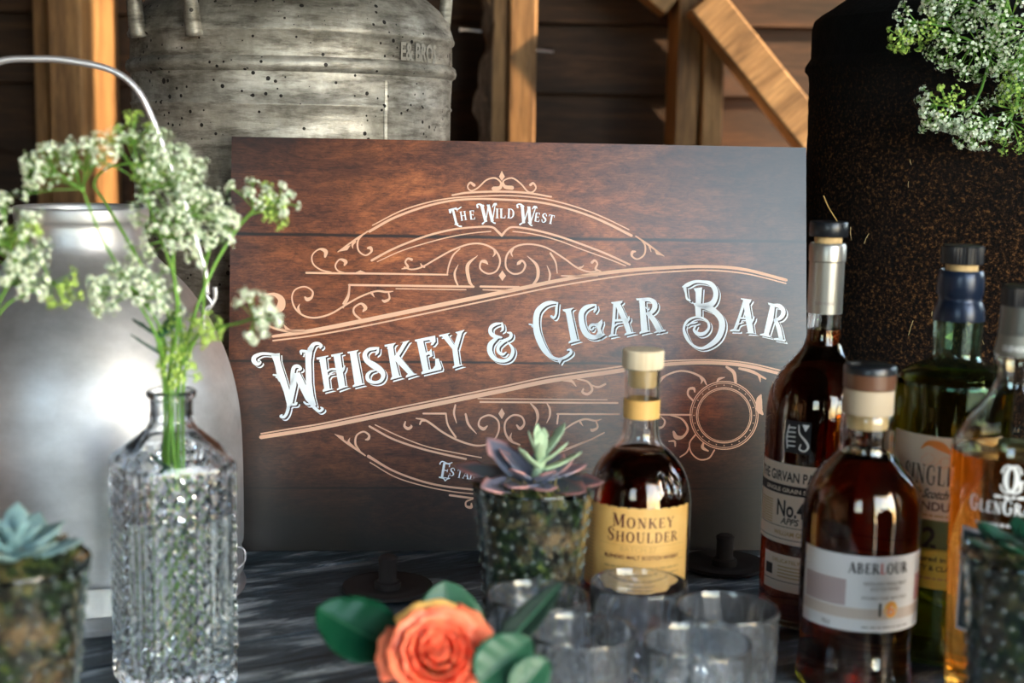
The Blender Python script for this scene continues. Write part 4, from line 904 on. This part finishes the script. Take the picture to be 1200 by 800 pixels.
# ------------------------------------------------------------------ cut-glass decanter vase
VX, VY = -.2565, 1.0560
vs_ = thing('cut_glass_vase', 'square cut-glass decanter used as a vase for cow parsley, left foreground', 'vase', (VX, VY, 0), -math.atan2(VX, VY)+R(12))
def sq(a, p=5.): return 1/((abs(math.cos(a))**p+abs(math.sin(a))**p)**(1/p))
def vrf(cut):
    def f(r, z, a):
        if z > .187: return r
        k = min(1, max(0, (.187-z)/.012)); w = 1+(min(sq(a), 1.16)-1)*k
        r = r*w
        if cut and .006 < z < .172 and r > .035:
            s = min(1, (z-.006)/.006, (.172-z)/.006); side = ((a+PI/4) % (PI/2))-PI/4
            if abs(side) < .66:
                L = math.tan(side)*.045; g1 = abs(((L+z*.8)/.0125) % 1-.5); g2 = abs(((L-z*.8)/.0125) % 1-.5); r -= .0034*s*(1-min(1, min(g1, g2)/.2))
            else: r -= .0022*s*abs(math.sin(side*22))
        return r
    return f
o_ = []
PO = [(.040, 0), (.0425, .002), (.0435, .006), (.0437, .09), (.0437, .172), (.0425, .178), (.036, .186), (.026, .194), (.0195, .200), (.0165, .206), (.0158, .214), (.0160, .222), (.0185, .2245), (.0190, .2275)]
for (r0, z0), (r1, z1) in zip(PO, PO[1:]):
    k = max(1, int((z1-z0)/.0014)); o_ += [(r0+(r1-r0)*i/k, z0+(z1-z0)*i/k) for i in range(k)]
o_ += [(.0190, .2275), (.0175, .229), (.0150, .2285)]
b = MB(); b.lathe([(0, .001)]+o_+[(.0128, .222), (.0125, .206), (.016, .2), (.032, .184), (.0385, .174), (.0385, .10), (.0385, .03), (.036, .016), (0, .014)], 192, vrf(True)); b.build('vase_glass', M['glass_vase'], vs_, sharp=25)
b = MB(); b.lathe([(0, .0138), (.0362, .0158), (.0387, .03), (.0387, .10), (.0387, .136), (.0377, .1355), (0, .135)], 96, vrf(False)); b.build('water', M['water'], vs_, sharp=50)

# ------------------------------------------------------------------ hobnail pots with moss and succulents
PH = .152
def pot_proto():
    r = thing('hobnail_pot', '', 'plant pot')
    o = [(.030, 0), (.0325, .002), (.0335, .006), (.0385, .07), (.0445, .13), (.0470, .148), (.0485, .152), (.0478, .1535), (.0462, .1525)]
    b = MB(); b.lathe([(0, .002)]+o+[(.0445, .146), (.042, .13), (.036, .07), (.031, .01), (0, .008)], 72); b.build('pot_glass', M['pot'], r, sharp=60)
    b = MB()
    for i in range(13):
        z = .012+i*.0112; rr = .0335+(z-.006)*(.0385-.0335)/.064 if z < .07 else .0385+(z-.07)*.1
        n = 24
        for k in range(n):
            a = 2*PI*(k+.5*(i % 2))/n; c = Vector((rr*math.cos(a), rr*math.sin(a), z)); e = Vector((math.cos(a), math.sin(a), 0)); t = Vector((-e.y, e.x, 0)); h = .0022
            ring_ = [c+(t*math.cos(j*PI/3)+Vector((0, 0, 1))*math.sin(j*PI/3))*h*.95-e*.0004 for j in range(6)]+[c+(t*math.cos(j*PI/3)+Vector((0, 0, 1))*math.sin(j*PI/3))*h*.68+e*.0015 for j in range(6)]+[c+e*.0022]
            b.add(ring_, [(j, (j+1) % 6, 6+(j+1) % 6, 6+j) for j in range(6)]+[(6+j, 6+(j+1) % 6, 12) for j in range(6)])
    h = b.build('hobnails', M['hob'], r, True, None, fix=False); h['kind'] = 'stuff'
    return r
M['pot'] = glass('pot_glass', (.93, .97, .97), .0); M['hob'] = plain('hobnail_glass', (.42, .52, .5), .08, trans=.88, ior=1.5)
pp = pot_proto()
def moss(x, y, label, seed, top=.15):
    rd = random.Random(seed); b = MB()
    prof = [(0, .0105), (.029, .0105), (.0325, .02), (.0360, .07), (.0405, .12), (.0425, .138), (.040, top-.003), (.03, top+.004), (.015, top+.008), (0, top+.01)]
    q = []
    for (r0, z0), (r1, z1) in zip(prof, prof[1:]):
        k = max(1, int(math.hypot(z1-z0, r1-r0)/.004)); q += [(r0+(r1-r0)*i/k, z0+(z1-z0)*i/k) for i in range(k)]
    q.append(prof[-1])
    b.lathe(q, 60, lambda r, z, a: max(r-abs(noise.noise(Vector((r*math.cos(a)*90+seed, r*math.sin(a)*90, z*90))))*.0045, .001))
    for k in range(420):
        a = rd.uniform(0, 2*PI); rr = .045*math.sqrt(rd.random()); c = Vector((rr*math.cos(a), rr*math.sin(a), top+.006-.004*(rr/.04)**2))
        d = Vector((rd.uniform(-1, 1)+math.cos(a)*.8, rd.uniform(-1, 1)+math.sin(a)*.8, rd.uniform(.1, 1.1))).normalized()*rd.uniform(.006, .013); t = d.orthogonal().normalized()*.0011
        b.add([c-t, c+t, c+d*.6+t*.8, c+d, c+d*.6-t*.8], [(0, 1, 2, 3, 4)])
    o = b.build('moss', M['moss'], None, True, None, fix=False, loc=(x, y, 0)); return tag(o, label, 'moss', None, 'stuff')
def leaf_mesh(name, L, Wd, th, m, curl=.25, tip=.0):
    """thick pointed leaf along +Y, cupped upwards"""
    n = 12; k = 8; vs = []; fs = []
    for i in range(n+1):
        t = i/n; w = Wd*.5*(math.sin(PI*min(1, t**.75*.98))**.7*.9+.10*(1-t)) if t < 1 else 0
        if t > .72: w = Wd*.5*.95*(1-((t-.72)/.28)**1.6)*.98+.0002
        h = th*(1-t)**.5*.5+.0004; zc = curl*L*t*t
        for j in range(k):
            a = 2*PI*j/k; x = w*math.cos(a); zz = h*math.sin(a)+zc+.22*x*x/max(Wd*.5, 1e-4); vs.append((x, L*t, zz))
    for i in range(n):
        for j in range(k): fs.append((i*k+j, i*k+(j+1) % k, (i+1)*k+(j+1) % k, (i+1)*k+j))
    fs += [tuple(range(k-1, -1, -1)), tuple(n*k+j for j in range(k))]
    me = bpy.data.meshes.new(name); me.from_pydata(vs, [], fs); me.update(); me.materials.append(m)
    me.polygons.foreach_set('use_smooth', [True]*len(me.polygons)); return me
def place_leaf(name, me, parent, pos, az, el, roll=0, s=1.):
    o = bpy.data.objects.new(name, me); COL.objects.link(o); o.parent = parent; o.location = pos
    o.rotation_mode = 'XYZ'
    mt = Matrix.Rotation(az, 4, 'Z') @ Matrix.Rotation(el, 4, 'X') @ Matrix.Rotation(roll, 4, 'Y')
    o.rotation_euler = mt.to_euler(); o.scale = (s, s, s); return o
def rosette(x, y, z, label, mo, mi, size, tilt, seed, n=20, cat='succulent', emax=78):
    rd = random.Random(seed); r = thing('succulent', label, cat, (x, y, z)); r.rotation_euler = tilt
    big_ = leaf_mesh('leaf', size, size*.42, size*.09, mo); sm = leaf_mesh('leaf', size*.7, size*.34, size*.1, mi)
    for i in range(n):
        t = i/(n-1); az = i*2.39996+rd.uniform(-.15, .15); el = R(2+emax*t**1.25)+rd.uniform(-.06, .06)
        place_leaf('leaf', big_ if t < .55 else sm, r, (0, 0, .004+.010*t), az, el, rd.uniform(-.15, .15), (1-.45*t)*rd.uniform(.9, 1.08))
    b = MB(); b.tube([(0, 0, -.012), (0, 0, .012)], [.004, .006], 10); b.build('stalk', M['succ_pale'], r); return r
PC = (.0195, 1.093)
pots = [(PC[0], PC[1], 'hobnail glass pot of moss in the centre, left of the tan-labelled bottle'), (-.3130, .868, 'blurred hobnail glass pot at the bottom left corner'), (.3540, .924, 'dark hobnail glass pot at the bottom right corner')]
for i, (x, y, lab) in enumerate(pots):
    t = pp if i == 0 else copy_tree(pp); t.location = (x, y, 0); t['label'] = lab; t['group'] = 'hobnail glass pots planted with succulents'; t.rotation_euler = (0, 0, .4*i)
moss(pots[0][0], pots[0][1], 'green and brown moss filling the central hobnail pot', 1); moss(pots[1][0], pots[1][1], 'green and brown moss filling the bottom-left hobnail pot', 2); moss(pots[2][0], pots[2][1], 'dark moss filling the bottom-right hobnail pot', 3)
# central succulent: leaves aimed as in the photograph
cs = thing('succulent', 'purple-grey succulent with pale shoots in the central hobnail pot', 'succulent', (PC[0]-.002, PC[1]-.006, .152))
lf = leaf_mesh('leaf', .054, .028, .005, M['succ'], .10); lfd = leaf_mesh('leaf', .056, .028, .005, M['succ_dark'], .06); lfs = leaf_mesh('leaf', .032, .013, .003, M['succ_pale'], .2)
for (me, az, el, rl, s) in [(lfd, 84, 8, -.2, 1.12), (lfd, 102, 2, .1, .9), (lf, 62, 34, -.4, .95), (lf, 128, 0, -.4, .95), (lf, 160, 4, 0, .9), (lf, 196, 2, 0, .85), (lfd, 232, 0, .3, .95), (lfd, 268, 0, .2, 1.02), (lf, 290, 10, 0, .9), (lf, 320, 20, 0, .8), (lfd, 20, 18, 0, .8), (lf, 145, 26, 0, .62), (lf, 215, 24, 0, .62), (lf, 80, 40, 0, .7), (lf, 265, 28, .4, .72), (lfd, 350, 30, 0, .7)]:
    place_leaf('leaf', me, cs, (0, 0, .002), R(az), R(el), rl, s)
b = MB(); b.tube(curve3([(0, 0, -.004), (.004, -.004, .012), (.009, -.006, .028)], 4), [.004]*9, 8); b.build('shoot_stem', M['succ_pale'], cs)
for (az, el, s, z) in [(90, 55, .72, .024), (55, 72, .9, .022), (-60, 38, 1.05, .024), (-88, 14, 1.1, .014), (-20, 62, .8, .022), (180, 40, .7, .022), (130, 30, .9, .016), (-110, 28, .9, .02), (10, 80, .6, .026)]:
    place_leaf('shoot_leaf', lfs, cs, (.006, -.005, z), R(az), R(el), 0, s)
rosette(pots[1][0], pots[1][1]-.002, .150, 'blurred pale blue-green succulent at the bottom left corner', M['succ_blue'], M['succ_blue'], .050, (R(0), R(6), 0), 5, 22, emax=42)
rosette(pots[2][0], pots[2][1], .144, 'dark green succulent in the pot at the bottom right corner', M['succ_green'], M['succ_green'], .052, (R(0), R(-4), .5), 6, 16, emax=22)

# ------------------------------------------------------------------ rose and leaves in the foreground
RX, RY, RZ = -.0430, .862, .097
ro = thing('orange_rose', 'blurred orange rose with golden outer petals at the bottom centre', 'flower', (RX, RY, RZ))
ro.rotation_euler = (R(48), R(4), 0)
def petal_mesh(name, w, h, cup, curl, m):
    vs = []; n, k = 10, 12
    for j in range(n+1):
        t = j/n
        for i in range(k+1):
            s = i/k*2-1; ww = w*(.35+.65*math.sin(min(1, t*1.25)*PI/2))*(1-.22*max(0, t-.7)/.3)
            ang = s*ww; hh = h*t*(1-.16*s*s*t); rad = cup*(.45+.55*math.sin(t*PI*.55)); rad += curl*max(0, t-.6)**2*6
            ed = .0007*math.sin(s*9+t*4)*t
            vs.append(((rad+ed)*math.sin(ang/cup), (rad+ed)*math.cos(ang/cup), hh-curl*max(0, t-.75)*1.2))
    fs = [(j*(k+1)+i, j*(k+1)+i+1, (j+1)*(k+1)+i+1, (j+1)*(k+1)+i) for j in range(n) for i in range(k)]
    me = bpy.data.meshes.new(name); me.from_pydata(vs, [], fs); me.update(); me.materials.append(m); me.polygons.foreach_set('use_smooth', [True]*len(me.polygons)); return me
rd = random.Random(4)
for ring_i, (cup, w, h, curl, cnt) in enumerate([(.003, .006, .026, 0, 3), (.0065, .009, .027, .0003, 4), (.0105, .0125, .027, .0008, 5), (.015, .0155, .0265, .0018, 5), (.0195, .018, .025, .004, 6), (.0245, .0195, .022, .0075, 6), (.028, .020, .017, .011, 5)]):
    for k in range(cnt):
        o = bpy.data.objects.new('petal', petal_mesh('petal', w*rd.uniform(.92, 1.08), h*rd.uniform(.94, 1.05), cup, curl, M['petal_edge'] if ring_i == 6 and k in (0, 3) else M['petal'])); COL.objects.link(o); o.parent = ro
        o.rotation_euler = (rd.uniform(-.06, .06), rd.uniform(-.06, .06), 2*PI*(k+.37*ring_i)/cnt+rd.uniform(-.2, .2)); o.location = (0, 0, -.012); so_ = o.modifiers.new('thickness', 'SOLIDIFY'); so_.thickness = .0005
b = MB(); b.lathe([(0, -.02), (.006, -.018), (.010, -.012), (.008, -.006), (0, -.004)], 16); b.build('hip', M['stem_dark'], ro)
jar = thing('small_jar', 'low clear jar holding the orange rose, just below the picture edge', 'jar', (RX, RY+.02, 0))
b = MB(); b.lathe([(0, .001), (.028, 0), (.030, .003), (.030, .05), (.026, .056), (.027, .060), (.025, .060), (.0245, .055), (.0275, .05), (.0275, .006), (0, .005)], 48); b.build('jar_glass', M['glass'], jar)
iv = Matrix.Translation(ro.location) @ ro.rotation_euler.to_matrix().to_4x4(); iv.invert()
q = [iv @ Vector(p) for p in ((RX, RY+.02, .008), (RX, RY+.018, .04), (RX, RY+.014, .075))]+[Vector((0, 0, -.017))]
b = MB(); b.tube(curve3(q, 5), .002, 8); b.build('stem', M['stem_dark'], ro)
def broad_leaf(name, label, base, tip, width, normal, m, stem_to, cup=.25, bend=.1):
    base, tip = Vector(base), Vector(tip); Y = (tip-base); L = Y.length; Y.normalize(); Z = Vector(normal); Z = (Z-Y*Z.dot(Y)).normalized(); Xv = Y.cross(Z)
    r = thing(name, label, 'leaf'); r.matrix_world = Matrix.Translation(base) @ Matrix((Xv, Y, Z)).transposed().to_4x4()
    n, k = 18, 10; vs = []
    for i in range(n+1):
        t = i/n; w = width*.5*(math.sin(PI*t**.85))**.62 if 0 < t < 1 else .0004
        for j in range(k+1):
            s = j/k*2-1; vs.append((w*s, L*t, cup*abs(w*s)-bend*L*math.sin(PI*t)*.3+.0006*math.sin(t*26+abs(s)*3)*abs(s)))
    fs = [(i*(k+1)+j, i*(k+1)+j+1, (i+1)*(k+1)+j+1, (i+1)*(k+1)+j) for i in range(n) for j in range(k)]
    o = mesh_obj('blade', vs, fs, m, r, True); sm = o.modifiers.new('thickness', 'SOLIDIFY'); sm.thickness = .0006
    pv = [(0, L*i/n, -bend*L*math.sin(PI*i/n)*.3+.0004) for i in range(n+1)]
    b = MB(); b.tube(pv, [.0011*(1-i/n)+.0003 for i in range(n+1)], 6); b.build('midrib', M['leaf_pale'], r)
    inv = r.matrix_world.inverted(); c = inv @ Vector(stem_to)
    mid = (c+Vector((0, 0, 0)))*.5+Vector((0, -.006, -.002)); b = MB(); b.tube(curve3([c, mid, (0, 0, 0)], 5), .0012, 6); b.build('stalk', M['stem_dark'], r); return r
jt = (RX, RY+.02, .01)
broad_leaf('rose_leaf', 'large glossy dark green leaf left of the orange rose', at(468, 762, .875), at(371, 712, .90), .043, (.25, -1, .55), M['leaf'], jt, .35, .25)
broad_leaf('rose_leaf', 'upright round green leaf behind the orange rose', at(530, 778, .93), at(521, 680, .95), .050, (.1, -1, .25), M['leaf_pale'], jt, .2, .1)
broad_leaf('rose_leaf', 'long narrow very dark leaf pointing to the central pot', at(566, 782, .86), at(658, 683, .88), .019, (-.8, -1, -.15), M['leaf_dark'], jt, .3, .1)
broad_leaf('rose_leaf', 'pale green leaf at the bottom edge right of the rose', at(560, 800, .845), at(622, 748, .855), .034, (.0, -1, .5), M['leaf_pale'], jt, .4, .1)
broad_leaf('rose_leaf', 'small green leaf at the bottom edge in front of the tumblers', at(600, 815, .835), at(642, 772, .85), .024, (.2, -1, .6), M['leaf_pale'], jt, .4, .1)

# ------------------------------------------------------------------ cow parsley
def floret(b, c, nrm_, s, rd):
    a = nrm_.orthogonal().normalized(); t = nrm_.cross(a); ph = rd.random()*6
    for k in range(5):
        an = ph+k*2*PI/5; d = a*math.cos(an)+t*math.sin(an); e = a*math.cos(an+1.57)+t*math.sin(an+1.57)
        b.add([c, c+d*s*.6+e*s*.38+nrm_*s*.1, c+d*s*1.05+nrm_*s*.25, c+d*s*.6-e*s*.38+nrm_*s*.1], [(0, 1, 2, 3)])
def sprig(label, root, pts, heads, seed, group=None, thick=.0012, green=False, stemm='stem'):
    """pts: stem points (world); heads: [(centre, radius, dir, kind)] world"""
    rd = random.Random(seed); root = Vector(root)
    r = thing('cow_parsley', label, 'flower', tuple(root), 0, group)
    allp = [Vector((0, 0, 0))]+[Vector(p)-root for p in pts]
    b = MB(); q = curve3(allp, 6); n = len(q); b.tube(q, [thick*(.75+.5*min(1, 3*i/n)-.5*i/n) for i in range(n)], 7); b.build('stem', M[stemm], r, True, None)
    for (c, rad, kind) in heads:
        c = Vector(c)-root
        near = min(q, key=lambda p: (p-c).length+(.02 if p.z > c.z-rad*.6 else 0)); base = c-(c-near).normalized()*min(rad*1.2, (c-near).length)
        sb = MB(); fb = MB()
        if (base-near).length > .002: sb.tube(curve3([near, (near+base)*.5+Vector((0, 0, .3*(base-near).length*.2)), base], 4), thick*.6, 6)
        up_ = (c-base).normalized()
        nr = 11 if kind != 'small' else 6
        for k in range(nr):
            th = math.sqrt((k+.5)/nr)*1.25; ph = k*2.4; a = up_.orthogonal().normalized(); t = up_.cross(a)
            d = (up_*math.cos(th)+(a*math.cos(ph)+t*math.sin(ph))*math.sin(th)).normalized(); L = rad*1.35*rd.uniform(.7, 1.2)
            e = base+d*L; sb.tube([base, base+d*L*.55+up_*L*.04, e], thick*.32, 5)
            m_ = 9 if kind == 'white' else 7
            for i in range(m_):
                th2 = math.sqrt((i+.5)/m_)*1.2; ph2 = i*2.4+k; a2 = d.orthogonal().normalized(); t2 = d.cross(a2)
                d2 = (d*math.cos(th2)+(a2*math.cos(ph2)+t2*math.sin(ph2))*math.sin(th2)).normalized(); l2 = rad*.40*rd.uniform(.6, 1.25)
                p2 = e+d2*l2; sb.tube([e, p2], thick*.16, 3, False)
                if kind == 'green': fb.lathe([(0, -.0016), (.0015, -.0004), (.0013, .0012), (0, .0018)], 6, cx=p2.x, cy=p2.y) if False else floret(fb, p2, d2, .0019, rd)
                else: floret(fb, p2, d2, rd.uniform(.0015, .0024), rd)
        sb.build('umbel_rays', M[stemm], r, True, None, fix=False)['kind'] = 'stuff'
        fb.build('florets', M['bud'] if kind == 'green' else M['floret'], r, False, fix=False)['kind'] = 'stuff'
    return r
G1 = 'cow parsley sprigs in the cut-glass vase'
def vb(dx, dy, z=.02): return (VX+dx, VY+dy, z)
def vm(dx, dy): return (VX+dx, VY+dy, .222)
A = at
sprig('cow parsley sprig with the highest flower heads, left of the pail handle', vb(.004, 0), [vm(.002, -.003), A(212, 400, 1.05), A(205, 330, 1.04), A(178, 250, 1.03), A(168, 215, 1.03)], [(A(172, 165, 1.03), .026, 'white'), (A(150, 148, 1.05), .013, 'green'), (A(200, 178, 1.04), .018, 'white'), (A(228, 205, 1.04), .018, 'white')], 11, G1)
sprig('cow parsley sprig arching to the flower head at the upper left', vb(-.008, .004), [vm(-.005, 0), A(190, 390, 1.05), A(150, 330, 1.04), A(120, 280, 1.03), A(98, 225, 1.03)], [(A(72, 182, 1.03), .023, 'white'), (A(100, 170, 1.04), .016, 'white'), (A(42, 188, 1.02), .013, 'white')], 12, G1)
sprig('cow parsley sprig leaning right to the single head before the sign', vb(.010, .002), [vm(.005, 0), A(225, 380, 1.06), A(248, 318, 1.07), A(275, 272, 1.08), A(298, 245, 1.08)], [(A(305, 228, 1.08), .014, 'white'), (A(328, 240, 1.08), .013, 'green'), (A(340, 232, 1.07), .009, 'small'), (A(262, 262, 1.07), .008, 'small')], 13, G1, .0014)
sprig('cow parsley sprig with dense white heads above the vase mouth', vb(0, -.008), [vm(0, -.006), A(208, 380, 1.03), A(203, 310, 1.02), A(205, 270, 1.02)], [(A(205, 238, 1.02), .024, 'white'), (A(235, 222, 1.03), .020, 'white'), (A(180, 262, 1.02), .018, 'white'), (A(218, 268, 1.01), .013, 'white')], 14, G1)
sprig('cow parsley sprig with small heads in front of the pail shoulder', vb(-.004, .0), [vm(-.004, -.004), A(185, 400, 1.03), A(165, 360, 1.02), A(158, 350, 1.02)], [(A(125, 330, 1.01), .016, 'white'), (A(185, 335, 1.02), .018, 'white'), (A(108, 340, 1.01), .010, 'white'), (A(160, 330, 1.01), .012, 'white')], 15, G1)
sprig('cow parsley sprig reaching right to a drooping white head on the sign edge', vb(.008, -.004), [vm(.006, -.002), A(226, 400, 1.04), A(252, 385, 1.02), A(282, 378, 1.01), A(297, 372, 1.0)], [(A(304, 357, 1.0), .0125, 'white'), (A(310, 385, 1.0), .010, 'white'), (A(250, 385, 1.02), .008, 'green')], 16, G1, .0010)
sprig('short cow parsley sprig with leafy green buds at the vase mouth', vb(.004, .006), [vm(.004, .004), A(215, 425, 1.06), A(218, 405, 1.06)], [(A(222, 382, 1.06), .014, 'green'), (A(195, 402, 1.05), .012, 'green'), (A(210, 430, 1.04), .011, 'green')], 17, G1)
sprig('thin bare cow parsley stalk arching over the pail neck', vb(-.006, .006), [vm(-.003, .004), A(200, 380, 1.08), A(160, 300, 1.1), A(125, 240, 1.1), A(110, 215, 1.1), A(128, 196, 1.1), A(165, 190, 1.1)], [(A(200, 195, 1.08), .014, 'white'), (A(178, 205, 1.08), .010, 'green')], 18, G1, .0013)
sprig('cow parsley sprig with a small head right of the pail handle', vb(.012, .004), [vm(.008, .003), A(236, 380, 1.08), A(240, 320, 1.08), A(246, 290, 1.08)], [(A(246, 272, 1.08), .013, 'white'), (A(262, 248, 1.08), .009, 'white'), (A(232, 292, 1.07), .010, 'small')], 19, G1)
b = MB()
lf2 = leaf_mesh('leaflet', .03, .011, .0012, M['leaf_pale'], .05)
sp_ = thing('green_foliage_sprig', 'green leafy sprig inside and above the cut-glass vase', 'foliage', (VX, VY, .02))
tubeobj('stem', [(0, 0, 0), (.006, 0, .07), (.002, -.002, .16), (-.002, -.004, .205), (-.006, -.008, .25)], .0018, M['stem'], sp_, 7)
for (x, y, z, az, el) in [(.004, 0, .07, 40, 40), (.005, 0, .09, 200, 50), (.004, 0, .12, 300, 60), (.003, 0, .14, 120, 40), (-.003, -.005, .235, 90, 30), (-.006, -.008, .25, 60, 20), (-.006, -.008, .25, -40, 40), (.004, 0, .1, 260, 30), (.0, 0, .15, 20, 50)]:
    place_leaf('leaflet', lf2, sp_, (x, y, z), R(az), R(el), .3, 1.)

# bouquet that reaches in from the left edge
jl = thing('glass_jar', 'tall glass jar holding flowers, just beyond the left picture edge', 'jar', (-.445, .985, 0))
b = MB(); b.lathe([(0, .001), (.026, 0), (.028, .003), (.028, .13), (.022, .15), (.022, .17), (.0195, .17), (.0195, .149), (.0255, .13), (.0255, .006), (0, .005)], 40); b.build('jar_glass', M['glass'], jl)
G2 = 'cow parsley reaching in from the left edge'; r0 = (-.445, .985, .012)
sprig('cow parsley sprig at the left edge with large head beside the pail rim', r0, [(-.44, .98, .165), A(-30, 420, .98), A(0, 352, .98), A(22, 315, .98)], [(A(42, 318, .98), .015, 'white'), (A(18, 290, .98), .018, 'white'), (A(-6, 250, .98), .020, 'white'), (A(6, 320, .98), .012, 'white')], 21, G2)
sprig('thin cow parsley sprig at the left edge with yellow-green buds', r0, [(-.438, .982, .165), A(-10, 380, 1.0), A(30, 345, 1.0), A(60, 330, 1.0)], [(A(78, 345, 1.0), .012, 'green'), (A(24, 268, .99), .009, 'green')], 22, G2, .001)

# bouquet in the black churn, drooping into the upper right corner
G3 = 'white flowering sprigs spilling from the black churn'
rb = (BX, BY, .55)
rs = [((1130, 15), [(1062, 28, .014, 'white'), (1080, 48, .014, 'green'), (1050, 50, .010, 'green'), (1100, 8, .014, 'white')], 'topmost sprig drooping left from the black churn, with lime-green buds', 1.47),
      ((1170, 40), [(1112, 45, .022, 'white'), (1130, 75, .022, 'white'), (1150, 50, .022, 'white'), (1165, 78, .018, 'white')], 'dense white sprig hanging down the middle of the black churn shoulder', 1.46),
      ((1150, 105), [(1085, 125, .012, 'white'), (1098, 148, .014, 'white'), (1112, 112, .012, 'green'), (1108, 150, .010, 'white')], 'curved sprig with a white crescent head, lowest at left on the black churn', 1.455),
      ((1195, 110), [(1145, 142, .018, 'white'), (1160, 160, .014, 'white'), (1130, 160, .012, 'white'), (1185, 130, .020, 'white'), (1196, 165, .018, 'green')], 'grey-white lacy sprig lowest at the right edge on the black churn', 1.45),
      ((1215, 20), [(1180, 25, .026, 'white'), (1200, 55, .024, 'white'), (1172, 5, .020, 'white'), (1190, 95, .020, 'white')], 'large pale cluster of florets in the upper right corner', 1.43),
      ((1160, -5), [(1125, 5, .020, 'white'), (1145, 22, .018, 'white'), (1090, -8, .014, 'white')], 'white sprig at the top edge above the black churn shoulder', 1.47),
      ((1225, 70), [(1208, 90, .024, 'white'), (1215, 130, .022, 'green'), (1180, 108, .014, 'green')], 'sprig with mixed green and white heads cut by the right edge', 1.44)]
for i, (m_, hs, lab, Y) in enumerate(rs):
    k = A(m_[0], m_[1], Y); lastp = A(hs[0][0]+12, hs[0][1]-2, Y)
    sprig(lab, rb, [(BX+.02*math.cos(i), BY-.04, .70), (BX+.0+.03*math.cos(i*1.7), BY-.1, .735), ((BX+k.x)/2+.01, 1.50, .70), tuple(k), tuple(lastp)], [(A(x, y, Y-.01*(j % 3)), rad, kind) for j, (x, y, rad, kind) in enumerate(hs)], 30+i, G3, .0017, stemm='stem')

# lettering and small prints belong to the label they are printed on
def zspan(o):
    z = [v_.co.z for v_ in o.data.vertices]; return min(z), max(z)
for root in [o for o in list(COL.objects) if o.type == 'EMPTY' and o.name.startswith('whisky_bottle')]:
    kids = [k for k in root.children if k.type == 'MESH']
    base = [k for k in kids if k.name.split('.')[0] in ('label', 'upper_label', 'lower_label', 'cream_label', 'square_badge')]
    for k in kids:
        if k in base or k.name.split('.')[0] in ('whisky', 'bottle_glass') or not any(w in k.name for w in ('lettering', 'print', 'lines', 'line', 'strip', 'band', 'emblem', 'etching', 'seal', 'panel', 'signature', 'fish', 'flourish')): continue
        if k.name.split('.')[0] in ('neck_band', 'neck_seal', 'neck_print', 'foil_print'): continue
        a, b_ = zspan(k)
        for q_ in base:
            c_, d_ = zspan(q_)
            if a > c_-.002 and b_ < d_+.002: k.parent = q_; break
board = [k for k in SG.children if k.name.startswith('board_panel')][0]
for k in list(SG.children):
    if k is not board: k.parent = board
